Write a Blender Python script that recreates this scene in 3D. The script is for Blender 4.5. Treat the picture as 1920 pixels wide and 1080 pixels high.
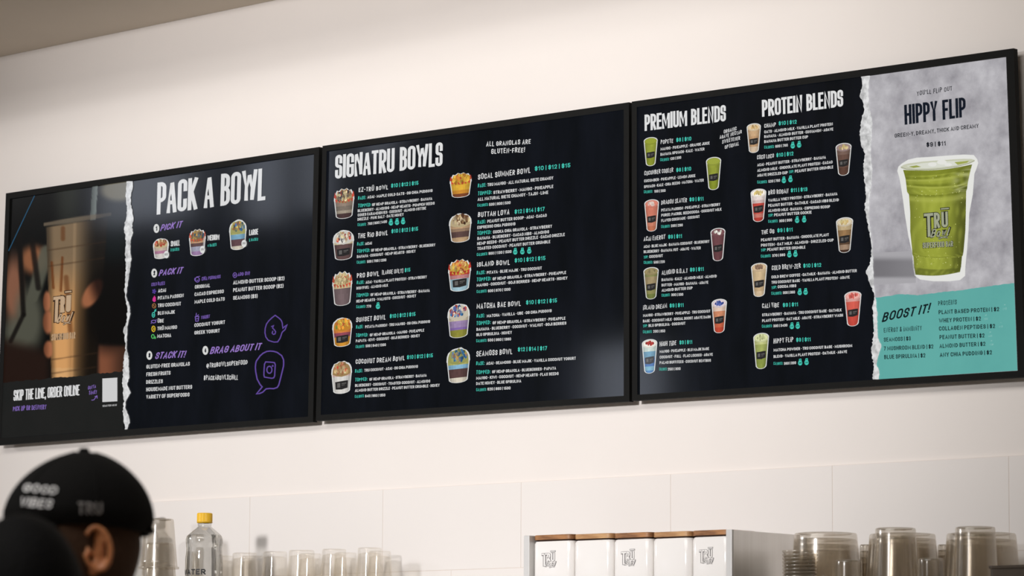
import bpy, bmesh, math, random
from mathutils import Vector, Matrix
from mathutils.bvhtree import BVHTree

for o in list(bpy.data.objects):
    bpy.data.objects.remove(o)
SC = bpy.context.scene
COL = SC.collection
rnd = random.Random(11)

# ------------------------------------------------------------------ camera, world, lights, exposure
FPX = 7036.8                                  # focal length in pixels of the 1920 px wide frame
CAMP = Vector((5.79196, -7.65, 1.30))
YAW, PITCH, ROLL = 0.709491, 0.120381, 0.0052237
FWD = Vector((-math.sin(YAW)*math.cos(PITCH), math.cos(YAW)*math.cos(PITCH), math.sin(PITCH)))
R0 = Vector((math.cos(YAW), math.sin(YAW), 0)); U0 = R0.cross(FWD)
RGT = R0*math.cos(ROLL) + U0*math.sin(ROLL)
UPV = U0*math.cos(ROLL) - R0*math.sin(ROLL)
cd = bpy.data.cameras.new('camera'); cam = bpy.data.objects.new('camera', cd); COL.objects.link(cam)
cam.matrix_world = Matrix(((RGT.x, UPV.x, -FWD.x, CAMP.x), (RGT.y, UPV.y, -FWD.y, CAMP.y), (RGT.z, UPV.z, -FWD.z, CAMP.z), (0, 0, 0, 1)))
cd.sensor_width = 36; cd.lens = FPX/1920*36; cd.clip_end = 100
cd.dof.use_dof = True; cd.dof.focus_distance = 10.0; cd.dof.aperture_fstop = 7.6
SC.camera = cam
SC.view_settings.view_transform = 'Standard'; SC.view_settings.look = 'None'
SC.view_settings.exposure = 0; SC.view_settings.gamma = 1; SC.view_settings.use_curve_mapping = False
SC.cycles.use_denoising = True
SC.cycles.max_bounces = 14; SC.cycles.transparent_max_bounces = 48; SC.cycles.transmission_bounces = 12
SC.cycles.caustics_reflective = False; SC.cycles.caustics_refractive = False
SC.cycles.sample_clamp_indirect = 6

W = bpy.data.worlds.new('world'); SC.world = W; W.use_nodes = True
W.node_tree.nodes['Background'].inputs[0].default_value = (1, .95, .88, 1)
W.node_tree.nodes['Background'].inputs[1].default_value = .1

def lamp(name, kind, loc, target, power, color, **kw):
    l = bpy.data.lights.new(name, kind); l.energy = power; l.color = color
    for k, v in kw.items(): setattr(l, k, v)
    o = bpy.data.objects.new(name, l); COL.objects.link(o); o.location = loc
    o.rotation_euler = (Vector(target)-Vector(loc)).to_track_quat('-Z', 'Y').to_euler()
    return o
lamp('key_spotlight', 'SPOT', (-11.9, -7.2, 5.3), (-.9, 0, 2.3), 1150, (1, .98, .98), spot_size=.34, spot_blend=1.0, shadow_soft_size=.25)
lamp('fill_spotlight', 'SPOT', (.2, -8.6, 3.4), (-1.1, 0, 2.5), 2150, (1, .98, .985), spot_size=.58, spot_blend=1.0, shadow_soft_size=.3)  # added frontal fill, no real fixture; its soft cone darkens the wall edges
lamp('overhead_fill_light', 'AREA', (.5, -6.0, 5.8), (-.6, 0, 0), 340, (1, .97, .94), shape='RECTANGLE', size=6, size_y=3)  # added unseen fill, bounces off the floor to lift the soffit

# ------------------------------------------------------------------ helpers
def at(px, py, y=0.0):
    """the point of the plane y = const that the photo shows at this pixel"""
    d = FWD + RGT*((px-960)/FPX) - UPV*((py-540)/FPX)
    return CAMP + d*((y-CAMP.y)/d.y)
def at_depth(px, py, dep):
    return CAMP + (FWD + RGT*((px-960)/FPX) - UPV*((py-540)/FPX))*dep
def lin(c):
    return tuple(((v/255)/12.92 if v/255 <= .04045 else ((v/255+.055)/1.055)**2.4) for v in c[:3]) + (1,)

class MB:
    """collects faces of one mesh, each corner with a colour"""
    def __init__(s): s.v = []; s.f = []; s.c = []; s.m = []
    def poly(s, pts, col=None, mi=0):
        b = len(s.v); s.v += [tuple(p) for p in pts]; s.f.append(list(range(b, b+len(pts)))); s.m.append(mi)
        if col is not None:
            if isinstance(col, list): s.c += col
            else: s.c += [col]*len(pts)
    def add(s, vs, fs, mi=0):
        b = len(s.v); s.v += [tuple(p) for p in vs]; s.f += [[i+b for i in f] for f in fs]; s.m += [mi]*len(fs)
    def box(s, lo, hi, mi=0):
        x0, y0, z0 = lo; x1, y1, z1 = hi
        s.add([(x0,y0,z0),(x1,y0,z0),(x1,y1,z0),(x0,y1,z0),(x0,y0,z1),(x1,y0,z1),(x1,y1,z1),(x0,y1,z1)],
              [(0,3,2,1),(4,5,6,7),(0,1,5,4),(1,2,6,5),(2,3,7,6),(3,0,4,7)], mi)
    def lathe(s, prof, n=40, cx=0, cy=0, cap0=False, cap1=False, mi=0):
        b = len(s.v)
        for r, z in prof:
            for k in range(n):
                a = 2*math.pi*k/n; s.v.append((cx+r*math.cos(a), cy+r*math.sin(a), z))
        for i in range(len(prof)-1):
            for k in range(n):
                s.f.append([b+i*n+k, b+i*n+(k+1)%n, b+(i+1)*n+(k+1)%n, b+(i+1)*n+k]); s.m.append(mi)
        if cap0: s.f.append([b+k for k in range(n)][::-1]); s.m.append(mi)
        if cap1: s.f.append([b+(len(prof)-1)*n+k for k in range(n)]); s.m.append(mi)
    def tube(s, pts, rad, n=12, mi=0, ry=None):
        """swept round tube with per point radii and closed ends"""
        P = [Vector(p) for p in pts]; b = len(s.v); up = Vector((.013, 1, .021)).normalized()
        for i, p in enumerate(P):
            t = (P[min(i+1, len(P)-1)]-P[max(i-1, 0)]).normalized()
            x = t.cross(up).normalized(); z = x.cross(t).normalized()
            r = rad[i] if isinstance(rad, (list, tuple)) else rad
            q = (ry[i] if ry else r)
            for k in range(n):
                a = 2*math.pi*k/n; s.v.append(tuple(p + x*(r*math.cos(a)) + z*(q*math.sin(a))))
        for i in range(len(P)-1):
            for k in range(n):
                s.f.append([b+i*n+k, b+i*n+(k+1)%n, b+(i+1)*n+(k+1)%n, b+(i+1)*n+k]); s.m.append(mi)
        s.f.append([b+k for k in range(n)][::-1]); s.f.append([b+(len(P)-1)*n+k for k in range(n)]); s.m += [mi, mi]
    def build(s, name, mat, parent=None, smooth=False, origin=None, bevel=0):
        me = bpy.data.meshes.new(name); o = bpy.data.objects.new(name, me); COL.objects.link(o)
        off = Vector((0, 0, 0))
        if parent is not None: o.parent = parent; off = TOTAL(parent)
        elif origin is not None: off = Vector(origin); o.location = off
        me.from_pydata([tuple(Vector(p)-off) for p in s.v], [], s.f)
        for m in (mat if isinstance(mat, list) else [mat]): me.materials.append(m)
        for p, mi in zip(me.polygons, s.m): p.material_index = mi; p.use_smooth = smooth
        if s.c:
            a = me.color_attributes.new('Col', 'FLOAT_COLOR', 'POINT')
            for i, c in enumerate(s.c): a.data[i].color = c
        if bevel:
            b = o.modifiers.new('bevel', 'BEVEL'); b.width = bevel; b.segments = 3; b.limit_method = 'ANGLE'
        return o
def TOTAL(o):
    v = Vector(o.location)
    while o.parent is not None: o = o.parent; v += Vector(o.location)
    return v
def tag(o, label=None, cat=None, group=None, kind=None):
    if label: o['label'] = label
    if cat: o['category'] = cat
    if group: o['group'] = group
    if kind: o['kind'] = kind
    return o
def thing(name, loc, label, cat, group=None):
    o = bpy.data.objects.new(name, None); COL.objects.link(o); o.location = loc; o.empty_display_size = .05
    return tag(o, label, cat, group)
def struct(o): o['kind'] = 'structure'; return o

# ------------------------------------------------------------------ materials
def mat(name, color, rough=.5, metal=0, spec=.5, noise=0, nscale=20, bump=0, emis=None, estr=1, **kw):
    m = bpy.data.materials.new(name); m.use_nodes = True; nt = m.node_tree; b = nt.nodes['Principled BSDF']
    c = lin(color); b.inputs['Base Color'].default_value = c
    b.inputs['Roughness'].default_value = rough; b.inputs['Metallic'].default_value = metal
    b.inputs['Specular IOR Level'].default_value = spec
    if noise or bump:
        tc = nt.nodes.new('ShaderNodeTexCoord'); n = nt.nodes.new('ShaderNodeTexNoise')
        n.inputs['Scale'].default_value = nscale; n.inputs['Detail'].default_value = 6
        nt.links.new(tc.outputs['Object'], n.inputs['Vector'])
        if noise:
            mx = nt.nodes.new('ShaderNodeMix'); mx.data_type = 'RGBA'
            mx.inputs[6].default_value = tuple(v*(1-noise) for v in c[:3])+(1,)
            mx.inputs[7].default_value = tuple(min(1, v*(1+noise)) for v in c[:3])+(1,)
            nt.links.new(n.outputs['Fac'], mx.inputs[0]); nt.links.new(mx.outputs[2], b.inputs['Base Color'])
        if bump:
            bp = nt.nodes.new('ShaderNodeBump'); bp.inputs['Strength'].default_value = bump; bp.inputs['Distance'].default_value = .01
            nt.links.new(n.outputs['Fac'], bp.inputs['Height']); nt.links.new(bp.outputs['Normal'], b.inputs['Normal'])
    if emis:
        b.inputs['Emission Color'].default_value = lin(emis); b.inputs['Emission Strength'].default_value = estr
    for k, v in kw.items(): b.inputs[k].default_value = v
    return m

def screen_mat(name, c0=None, c1=None, scale=8, detail=5, stretch=(1, 1, 1), lo=.35, hi=.65, rough=.07):
    """a lit display surface: black glossy panel that gives off the picture's colour"""
    m = bpy.data.materials.new(name); m.use_nodes = True; nt = m.node_tree; b = nt.nodes['Principled BSDF']
    b.inputs['Base Color'].default_value = (.002, .002, .002, 1); b.inputs['Roughness'].default_value = rough
    b.inputs['Emission Strength'].default_value = 1
    if c0 is None:
        a = nt.nodes.new('ShaderNodeAttribute'); a.attribute_name = 'Col'
        nt.links.new(a.outputs['Color'], b.inputs['Emission Color'])
    else:
        tc = nt.nodes.new('ShaderNodeTexCoord'); mp = nt.nodes.new('ShaderNodeMapping'); n = nt.nodes.new('ShaderNodeTexNoise')
        mp.inputs['Scale'].default_value = stretch
        mp.inputs['Rotation'].default_value = (0, .5 if stretch != (1, 1, 1) else 0, 0)
        n.inputs['Scale'].default_value = scale; n.inputs['Detail'].default_value = detail; n.inputs['Roughness'].default_value = .62
        cr = nt.nodes.new('ShaderNodeValToRGB')
        cr.color_ramp.elements[0].position = lo; cr.color_ramp.elements[0].color = lin(c0)
        cr.color_ramp.elements[1].position = hi; cr.color_ramp.elements[1].color = lin(c1)
        nt.links.new(tc.outputs['Object'], mp.inputs['Vector']); nt.links.new(mp.outputs[0], n.inputs['Vector'])
        nt.links.new(n.outputs['Fac'], cr.inputs['Fac']); nt.links.new(cr.outputs['Color'], b.inputs['Emission Color'])
    return m

def clear_mat(name, tint, refl=.6, base=.05, rough=.08, body=0.0, bodycol=(190, 185, 175)):
    """thin clear plastic or glass sheet: see-through, glossier at grazing angles"""
    m = bpy.data.materials.new(name); m.use_nodes = True; nt = m.node_tree
    for n in list(nt.nodes): nt.nodes.remove(n)
    out = nt.nodes.new('ShaderNodeOutputMaterial'); tr = nt.nodes.new('ShaderNodeBsdfTransparent'); gl = nt.nodes.new('ShaderNodeBsdfGlossy')
    mx = nt.nodes.new('ShaderNodeMixShader'); lw = nt.nodes.new('ShaderNodeLayerWeight'); ma = nt.nodes.new('ShaderNodeMath')
    tr.inputs[0].default_value = lin(tint); gl.inputs['Roughness'].default_value = rough; gl.inputs['Color'].default_value = (.95, .93, .9, 1)
    lw.inputs['Blend'].default_value = .28; ma.operation = 'MULTIPLY_ADD'; ma.inputs[1].default_value = refl; ma.inputs[2].default_value = base
    nt.links.new(lw.outputs['Facing'], ma.inputs[0]); nt.links.new(ma.outputs[0], mx.inputs[0])
    src = tr
    if body:
        df = nt.nodes.new('ShaderNodeBsdfDiffuse'); df.inputs[0].default_value = lin(bodycol)
        m2 = nt.nodes.new('ShaderNodeMixShader'); m2.inputs[0].default_value = body
        nt.links.new(tr.outputs[0], m2.inputs[1]); nt.links.new(df.outputs[0], m2.inputs[2]); src = m2
    nt.links.new(src.outputs[0], mx.inputs[1]); nt.links.new(gl.outputs[0], mx.inputs[2]); nt.links.new(mx.outputs[0], out.inputs[0])
    return m

M_wall = mat('cream_wall_paint', (232, 225, 219), .85, noise=.03, nscale=2.5, bump=.02)
M_tile = mat('white_wall_tile', (230, 224, 219), .5, spec=.25, noise=.015, nscale=3)
M_grout = mat('grout', (218, 207, 198), .9, noise=.05, nscale=30)
M_ceil = mat('soffit_paint', (214, 203, 188), .9, noise=.05, nscale=3)
M_dark = mat('dark_room_paint', (46, 44, 44), .8, noise=.2, nscale=2)
M_floor = mat('concrete_floor', (206, 196, 184), .6, noise=.15, nscale=3)
M_beam = mat('pale_beam_paint', (200, 196, 190), .8, noise=.05, nscale=3)
M_pane = mat('daylight_pane', (20, 20, 20), .2, emis=(230, 238, 255), estr=2.6, noise=.0)
M_bezel = mat('black_satin_bezel', (24, 24, 23), .6, spec=.07, noise=.12, nscale=60)
M_back = mat('black_plastic_housing', (14, 14, 14), .6, noise=.1, nscale=40)
M_screen = screen_mat('dark_crumpled_screen', (9, 12, 16), (16, 19, 26), 5, 4, (2.2, 1, .55))
M_photo_strip = screen_mat('charcoal_strip', (29, 30, 29), (32, 32, 31), 6)
M_pic = screen_mat('screen_picture')
M_paper = screen_mat('torn_paper_white', (168, 168, 168), (226, 226, 226), 55, 4, lo=.33, hi=.62)
M_concrete = screen_mat('poster_concrete', (140, 137, 143), (194, 192, 196), 14, 10, lo=.28, hi=.70)
M_teal = screen_mat('poster_teal', (92, 164, 158), (97, 170, 163), 5)
M_steel = mat('brushed_steel', (222, 220, 217), .3, metal=.2, noise=.04, nscale=50)
M_panel = mat('reflection_streaked_steel', (226, 222, 217), .2, metal=.6, noise=.14, nscale=1)
_nt = M_panel.node_tree; _n = [q for q in _nt.nodes if q.type == 'TEX_NOISE'][0]; _tc = [q for q in _nt.nodes if q.type == 'TEX_COORD'][0]
_mp = _nt.nodes.new('ShaderNodeMapping'); _mp.inputs['Scale'].default_value = (60, 60, 1.2); _n.inputs['Detail'].default_value = 2  # upright streaks in the base colour imitate reflections of the cup stacks
_nt.links.new(_tc.outputs['Object'], _mp.inputs[0]); _nt.links.new(_mp.outputs[0], _n.inputs['Vector'])
M_enamel = mat('white_enamel', (240, 236, 232), .16, noise=.01, nscale=8)
M_rubber = mat('dark_seal', (60, 40, 28), .7, noise=.1)
M_cup = clear_mat('clear_cup_plastic', (244, 241, 236), refl=.45, base=.04, rough=.2, body=.10, bodycol=(190, 178, 160))
M_glass = clear_mat('clear_tumbler', (253, 252, 250), refl=.42, base=.012, rough=.05)
M_bottle = clear_mat('bottle_plastic', (238, 238, 236), refl=.55, base=.04, rough=.05)
M_smoke = clear_mat('smoked_plastic', (176, 168, 158), refl=.3, base=.05, rough=.2, body=.35, bodycol=(128, 118, 108))
M_water = mat('water', (255, 255, 255), .0, **{'Transmission Weight': 1.0, 'IOR': 1.33})
M_cap_yellow = mat('yellow_cap', (232, 182, 20), .4, noise=.05)
M_ink = mat('black_print', (25, 25, 27), .6, noise=.05)
M_inkgrey = mat('grey_print', (122, 118, 118), .6, noise=.05)
M_capcloth = mat('black_cap_cloth', (15, 14, 13), .9, spec=.2, noise=.3, nscale=200, bump=.15)
M_thread = mat('white_thread', (250, 246, 244), .8, noise=.1, nscale=200)
M_thread2 = mat('grey_thread', (150, 145, 142), .8, noise=.1, nscale=200)
M_skin = mat('skin', (214, 138, 88), .5, noise=.08, nscale=40, **{'Subsurface Weight': .08})
M_hair = mat('dark_hair', (78, 56, 41), .8, spec=.2, noise=.35, nscale=160, bump=.3)
M_hairblack = mat('black_hair', (9, 8, 8), .8, spec=.15, noise=.3, nscale=160, bump=.3)
M_shirt = mat('black_shirt', (17, 17, 18), .9, spec=.2, noise=.2, nscale=120)
M_jeans = mat('dark_trousers', (34, 36, 46), .9, noise=.2, nscale=120)
M_shoe = mat('black_shoe', (18, 18, 18), .6, noise=.1)
M_eye = mat('eye_white', (225, 220, 214), .3, noise=.02)
def wood(name, a, b):
    m = mat(name, a, .5); nt = m.node_tree; bs = nt.nodes['Principled BSDF']
    tc = nt.nodes.new('ShaderNodeTexCoord'); mp = nt.nodes.new('ShaderNodeMapping'); mp.inputs['Scale'].default_value = (14, 60, 60)
    n = nt.nodes.new('ShaderNodeTexNoise'); n.inputs['Scale'].default_value = 1.5; n.inputs['Detail'].default_value = 7
    cr = nt.nodes.new('ShaderNodeValToRGB'); cr.color_ramp.elements[0].position = .3; cr.color_ramp.elements[1].position = .7
    cr.color_ramp.elements[0].color = lin(a); cr.color_ramp.elements[1].color = lin(b)
    nt.links.new(tc.outputs['Object'], mp.inputs[0]); nt.links.new(mp.outputs[0], n.inputs['Vector'])
    nt.links.new(n.outputs['Fac'], cr.inputs[0]); nt.links.new(cr.outputs[0], bs.inputs['Base Color'])
    return m
M_wood1 = wood('acacia_dark', (96, 58, 30), (176, 124, 78))
M_wood2 = wood('acacia_light', (150, 104, 62), (200, 156, 108))

# ------------------------------------------------------------------ the room
XL, XR, YF, ZT = -13.0, 9.0, -9.6, 6.0
m = MB(); m.box((XL, 0, 0), (XR, .2, ZT)); struct(m.build('wall_back', M_wall))
# tiles below the painted part
TPX = [473, 722, 981, 1261, 1564, 1895]
zt_ = [at(x, y).z for x, y in zip(TPX, (925.5, 911, 902, 891, 879, 864))]; ztop = sum(zt_)/len(zt_)
tx = [at(x, 900).x for x in TPX]; pitch = (tx[-1]-tx[0])/5
zrow = ztop-(at(473, 925.5).z-at(473, 1076).z)
rowh = ztop-zrow
g = MB(); g.box((XL, -.0074, 0), (XR, -.0005, ztop)); struct(g.build('wall_back_grout', M_grout))
t = MB(); J = .0009
for r in range(7):
    z1 = ztop-r*rowh; z0 = z1-rowh
    if z0 < -.2: break
    off = 0 if r % 2 == 0 else pitch*.5
    for k in range(-10, 22):
        x0 = tx[0]+off+k*pitch
        if k >= 0 and k <= 5 and r == 0: x0 = tx[k]
        x1 = tx[0]+off+(k+1)*pitch
        if -1 <= k <= 4 and r == 0: x1 = tx[k+1]
        if x0 < XL or x1 > XR: continue
        t.box((x0+J, -.008, max(0, z0)+J), (x1-J, -.0072, z1-J))
struct(t.build('wall_back_tiles', M_tile))
# soffit over the bar: its edge on the wall slopes a hair in the photo
ca, cb = at(0, 107), at(518, 0); sl = (cb.z-ca.z)/(cb.x-ca.x)
zc = lambda x: ca.z+sl*(max(-6, min(2, x))-ca.x)
m = MB(); xs_ = [XL, -6, ca.x, cb.x, 2, XR]
for i in range(5):
    a, b = xs_[i], xs_[i+1]
    m.poly([(a, -.0005, zc(a)), (b, -.0005, zc(b)), (b, -.62, zc(b)), (a, -.62, zc(a))])
    m.poly([(a, -.62, zc(a)), (b, -.62, zc(b)), (b, -.62, ZT), (a, -.62, ZT)])
struct(m.build('ceiling', M_ceil))
m = MB(); m.box((XL, YF, ZT), (XR, .2, ZT+.1)); struct(m.build('ceiling_high', M_dark))
m = MB(); m.box((XL, YF, -.1), (XR, .2, 0)); struct(m.build('floor', M_floor))
m = MB(); m.box((XL-.2, YF, 0), (XL, .2, ZT)); struct(m.build('wall_left', M_dark))
m = MB(); m.box((XR, YF, 0), (XR+.2, .2, ZT)); struct(m.build('wall_right', M_wall))
m = MB(); m.box((XL, YF-.2, 0), (XR, YF, ZT)); struct(m.build('wall_front', M_dark))
m = MB(); m.box((-7.9, YF, 4.72), (-3.5, YF+.06, 5.3)); struct(m.build('trim_1', M_beam))
for i, (x0, x1, z0, z1) in enumerate([(-12.6, -11.7, 4.72, 5.35), (-11.2, -10.85, 4.62, 5.3), (-10.7, -10.45, 4.65, 5.3), (-10.2, -9.9, 4.95, 5.35), (-8.3, -7.75, 1.2, 3.62)]):
    w = MB(); w.box((x0, YF, z0), (x1, YF+.03, z1)); wo = struct(w.build('window_%d' % (i+1), M_pane))
    fr = MB()
    for a, b, c, d in ((x0-.06, x1+.06, z0-.06, z0), (x0-.06, x1+.06, z1, z1+.06), (x0-.06, x0, z0, z1), (x1, x1+.06, z0, z1)):
        fr.box((a, YF, c), (b, YF+.06, d))
    fr.build('window_frame', M_back, wo)

# ------------------------------------------------------------------ lettering
G = {}
def gl(ch, w, *strokes): G[ch] = (w, strokes)
r = 1
gl('A', .66, [(0,0),(.5,1),(1,0)], [(.2,.3),(.8,.3)])
gl('B', .62, [(0,0),(0,1),(.93,1,r),(.93,.53,r),(0,.53)], [(0,.53),(1,.53,r),(1,0,r),(0,0)])
gl('C', .62, [(1,.7),(1,1,r),(0,1,r),(0,0,r),(1,0,r),(1,.3)])
gl('D', .64, [(0,0),(0,1),(1,1,r),(1,0,r),(0,0)])
gl('E', .54, [(1,1),(0,1),(0,0),(1,0)], [(0,.52),(.85,.52)])
gl('F', .52, [(1,1),(0,1),(0,0)], [(0,.5),(.85,.5)])
gl('G', .64, [(1,.7),(1,1,r),(0,1,r),(0,0,r),(1,0,r),(1,.48),(.55,.48)])
gl('H', .64, [(0,0),(0,1)], [(1,0),(1,1)], [(0,.5),(1,.5)])
gl('I', 0, [(.5,0),(.5,1)])
gl('J', .54, [(1,1),(1,0,r),(0,0,r),(0,.3)])
gl('K', .64, [(0,0),(0,1)], [(1,1),(.05,.42)], [(.3,.58),(1,0)])
gl('L', .5, [(0,1),(0,0),(1,0)])
gl('M', .9, [(0,0),(0,1),(.5,.2),(1,1),(1,0)])
gl('N', .67, [(0,0),(0,1),(1,0),(1,1)])
gl('O', .66, [(0,.5),(0,1,r),(1,1,r),(1,0,r),(0,0,r),(0,.5)])
gl('P', .6, [(0,0),(0,1),(1,1,r),(1,.42,r),(0,.42)])
gl('Q', .66, [(0,.5),(0,1,r),(1,1,r),(1,0,r),(0,0,r),(0,.5)], [(.55,.3),(1,-.05)])
gl('R', .63, [(0,0),(0,1),(1,1,r),(1,.45,r),(0,.45)], [(.45,.45),(1,0)])
gl('S', .6, [(1,.72),(1,1,r),(0,1,r),(0,.52,r),(1,.52,r),(1,0,r),(0,0,r),(0,.28)])
gl('T', .56, [(0,1),(1,1)], [(.5,1),(.5,0)])
gl('U', .64, [(0,1),(0,0,r),(1,0,r),(1,1)])
gl('V', .64, [(0,1),(.5,0),(1,1)])
gl('W', 1.08, [(0,1),(.25,0),(.5,.9),(.75,0),(1,1)])
gl('X', .64, [(0,0),(1,1)], [(0,1),(1,0)])
gl('Y', .62, [(0,1),(.5,.45),(1,1)], [(.5,.45),(.5,0)])
gl('Z', .58, [(0,1),(1,1),(0,0),(1,0)])
gl('0', .6, [(0,.5),(0,1,r),(1,1,r),(1,0,r),(0,0,r),(0,.5)])
gl('1', .34, [(0,.76),(.8,1),(.8,0)])
gl('2', .56, [(0,.7),(0,1,r),(1,1,r),(1,.55,r),(0,0),(1,0)])
gl('3', .56, [(0,.76),(0,1,r),(1,1,r),(1,.53,r),(.4,.53)], [(.4,.53),(1,.53,r),(1,0,r),(0,0,r),(0,.26)])
gl('4', .6, [(.75,0),(.75,1),(0,.28),(1,.28)])
gl('5', .56, [(.95,1),(.08,1),(.04,.55),(1,.62,r),(1,0,r),(0,0,r),(0,.26)])
gl('6', .58, [(.95,.78),(.95,1,r),(0,1,r),(0,0,r),(1,0,r),(1,.56,r),(0,.56)])
gl('7', .54, [(0,1),(1,1),(.3,0)])
gl('8', .58, [(.5,.53),(.04,.53,r),(.04,1,r),(.96,1,r),(.96,.53,r),(0,.53,r),(0,0,r),(1,0,r),(1,.53,r),(.5,.53)])
gl('9', .58, [(.05,.22),(.05,0,r),(1,0,r),(1,1,r),(0,1,r),(0,.44,r),(1,.44)])
gl('$', .58, [(1,.72),(1,.97,r),(0,.97,r),(0,.52,r),(1,.52,r),(1,.03,r),(0,.03,r),(0,.28)], [(.5,-.1),(.5,1.1)])
gl('|', 0, [(.5,-.1),(.5,1.05)])
gl('-', .34, [(0,.48),(1,.48)])
gl('.', 0, [(.5,0),(.5,.04)])
gl(',', .1, [(1,.06),(.3,-.14)])
gl('·', .1, [(.4,.46),(.6,.46)])
gl(':', 0, [(.5,0),(.5,.04)], [(.5,.6),(.5,.64)])
gl('!', 0, [(.5,.34),(.5,1)], [(.5,0),(.5,.04)])
gl("'", 0, [(.5,.8),(.5,1)])
gl('(', .24, [(1,1.06),(0,.8,r),(0,.2,r),(1,-.1)])
gl(')', .24, [(0,1.06),(1,.8,r),(1,.2,r),(0,-.1)])
gl('[', .24, [(1,1.04),(0,1.04),(0,-.05),(1,-.05)])
gl(']', .24, [(0,1.04),(1,1.04),(1,-.05),(0,-.05)])
gl('#', .66, [(.2,0),(.35,1)], [(.65,0),(.8,1)], [(0,.32),(.95,.32)], [(.05,.68),(1,.68)])
gl('@', .85, [(.7,.4),(.7,.66,r),(.3,.66,r),(.3,.3,r),(.7,.3,r),(.75,.28),(1,.3,r),(1,1,r),(0,1,r),(0,-.05,r),(.9,-.05)])
gl('&', .66, [(1,0),(.2,.75),(.2,1,r),(.7,1,r),(.7,.7,r),(0,.35,r),(0,0,r),(.7,0,r),(1,.4)])
gl('+', .5, [(0,.5),(1,.5)], [(.5,.2),(.5,.8)])
G['Ü'] = (.64, ([(0,1),(0,0,r),(1,0,r),(1,1)], [(.2,1.27),(.25,1.27)], [(.75,1.27),(.8,1.27)]))
G['Ū'] = (.64, ([(0,1),(0,0,r),(1,0,r),(1,1)], [(.05,1.26),(.95,1.26)]))
gl('o', .46, [(0,.3),(0,.62,r),(1,.62,r),(1,0,r),(0,0,r),(0,.3)])
gl('w', .62, [(0,.62),(.25,0),(.5,.55),(.75,0),(1,.62)])
gl('l', .22, [(.6,1),(.2,0,r),(1,.05)])
G['i'] = (0, ([(.5,0),(.5,.68)], [(.5,.96),(.5,1)]))

def rounded(pts, R, seg):
    out = []; n = len(pts)
    for i, p in enumerate(pts):
        if len(p) < 3 or i in (0, n-1): out.append((p[0], p[1])); continue
        a, b = pts[i-1], pts[i+1]
        la = math.hypot(a[0]-p[0], a[1]-p[1]); lb = math.hypot(b[0]-p[0], b[1]-p[1])
        if la < 1e-6 or lb < 1e-6: out.append((p[0], p[1])); continue
        c = min(R, la*(.5 if len(a) > 2 else .95), lb*(.5 if len(b) > 2 else .95))
        A = (p[0]+(a[0]-p[0])*c/la, p[1]+(a[1]-p[1])*c/la); B = (p[0]+(b[0]-p[0])*c/lb, p[1]+(b[1]-p[1])*c/lb)
        k = .707
        for s in range(seg+1):
            u = s/seg; w0, w1, w2 = (1-u)**2, 2*k*u*(1-u), u*u; d = w0+w1+w2
            out.append(((w0*A[0]+w1*p[0]+w2*B[0])/d, (w0*A[1]+w1*p[1]+w2*B[1])/d))
    o2 = [out[0]]
    for q in out[1:]:
        if math.hypot(q[0]-o2[-1][0], q[1]-o2[-1][1]) > 1e-4: o2.append(q)
    return o2
def ribbon(pts, th, ext=True, ths=None):
    """quads of a stroke of thickness th"""
    n = len(pts)
    if n < 2: return []
    h = th/2; closed = math.hypot(pts[0][0]-pts[-1][0], pts[0][1]-pts[-1][1]) < 1e-3 and n > 3
    D = []
    for i in range(n-1):
        dx, dy = pts[i+1][0]-pts[i][0], pts[i+1][1]-pts[i][1]; l = math.hypot(dx, dy) or 1; D.append((dx/l, dy/l))
    L, Rr = [], []
    for i, (x, y) in enumerate(pts):
        if closed and i in (0, n-1): d0, d1 = D[-1], D[0]
        else: d0, d1 = D[max(i-1, 0)], D[min(i, n-2)]
        nx, ny = -(d0[1]+d1[1]), d0[0]+d1[0]; l = math.hypot(nx, ny)
        if l < .25: nx, ny, l = -d1[1], d1[0], 1
        nx, ny = nx/l, ny/l; k = 1/max(.55, nx*(-d1[1])+ny*d1[0])
        ex = 0
        if ext and not closed: ex = -h if i == 0 else (h if i == n-1 else 0)
        ox, oy = d1[0]*ex, d1[1]*ex
        L.append((x+nx*h*k+ox, y+ny*h*k+oy)); Rr.append((x-nx*h*k+ox, y-ny*h*k+oy))
    return [[Rr[i], Rr[i+1], L[i+1], L[i]] for i in range(n-1)]
STY = {  # stroke weight, spacing, space, corner radius / width, slant, jitter, horizontal squeeze of the stroke
 'cond': dict(w=.165, sp=.065, space=.44, R=.42, slant=0, jit=0, seg=4, cl=.46),
 'cond2': dict(w=.14, sp=.14, space=.34, R=.42, slant=0, jit=0, seg=3),
 'sans': dict(w=.17, sp=.17, space=.30, R=9, slant=0, jit=0, seg=3),
 'hand': dict(w=.15, sp=.24, space=.45, R=9, slant=.03, jit=.07, seg=2),
 'brush': dict(w=.15, sp=.16, space=.35, R=9, slant=.33, jit=.03, seg=3),
}
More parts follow.
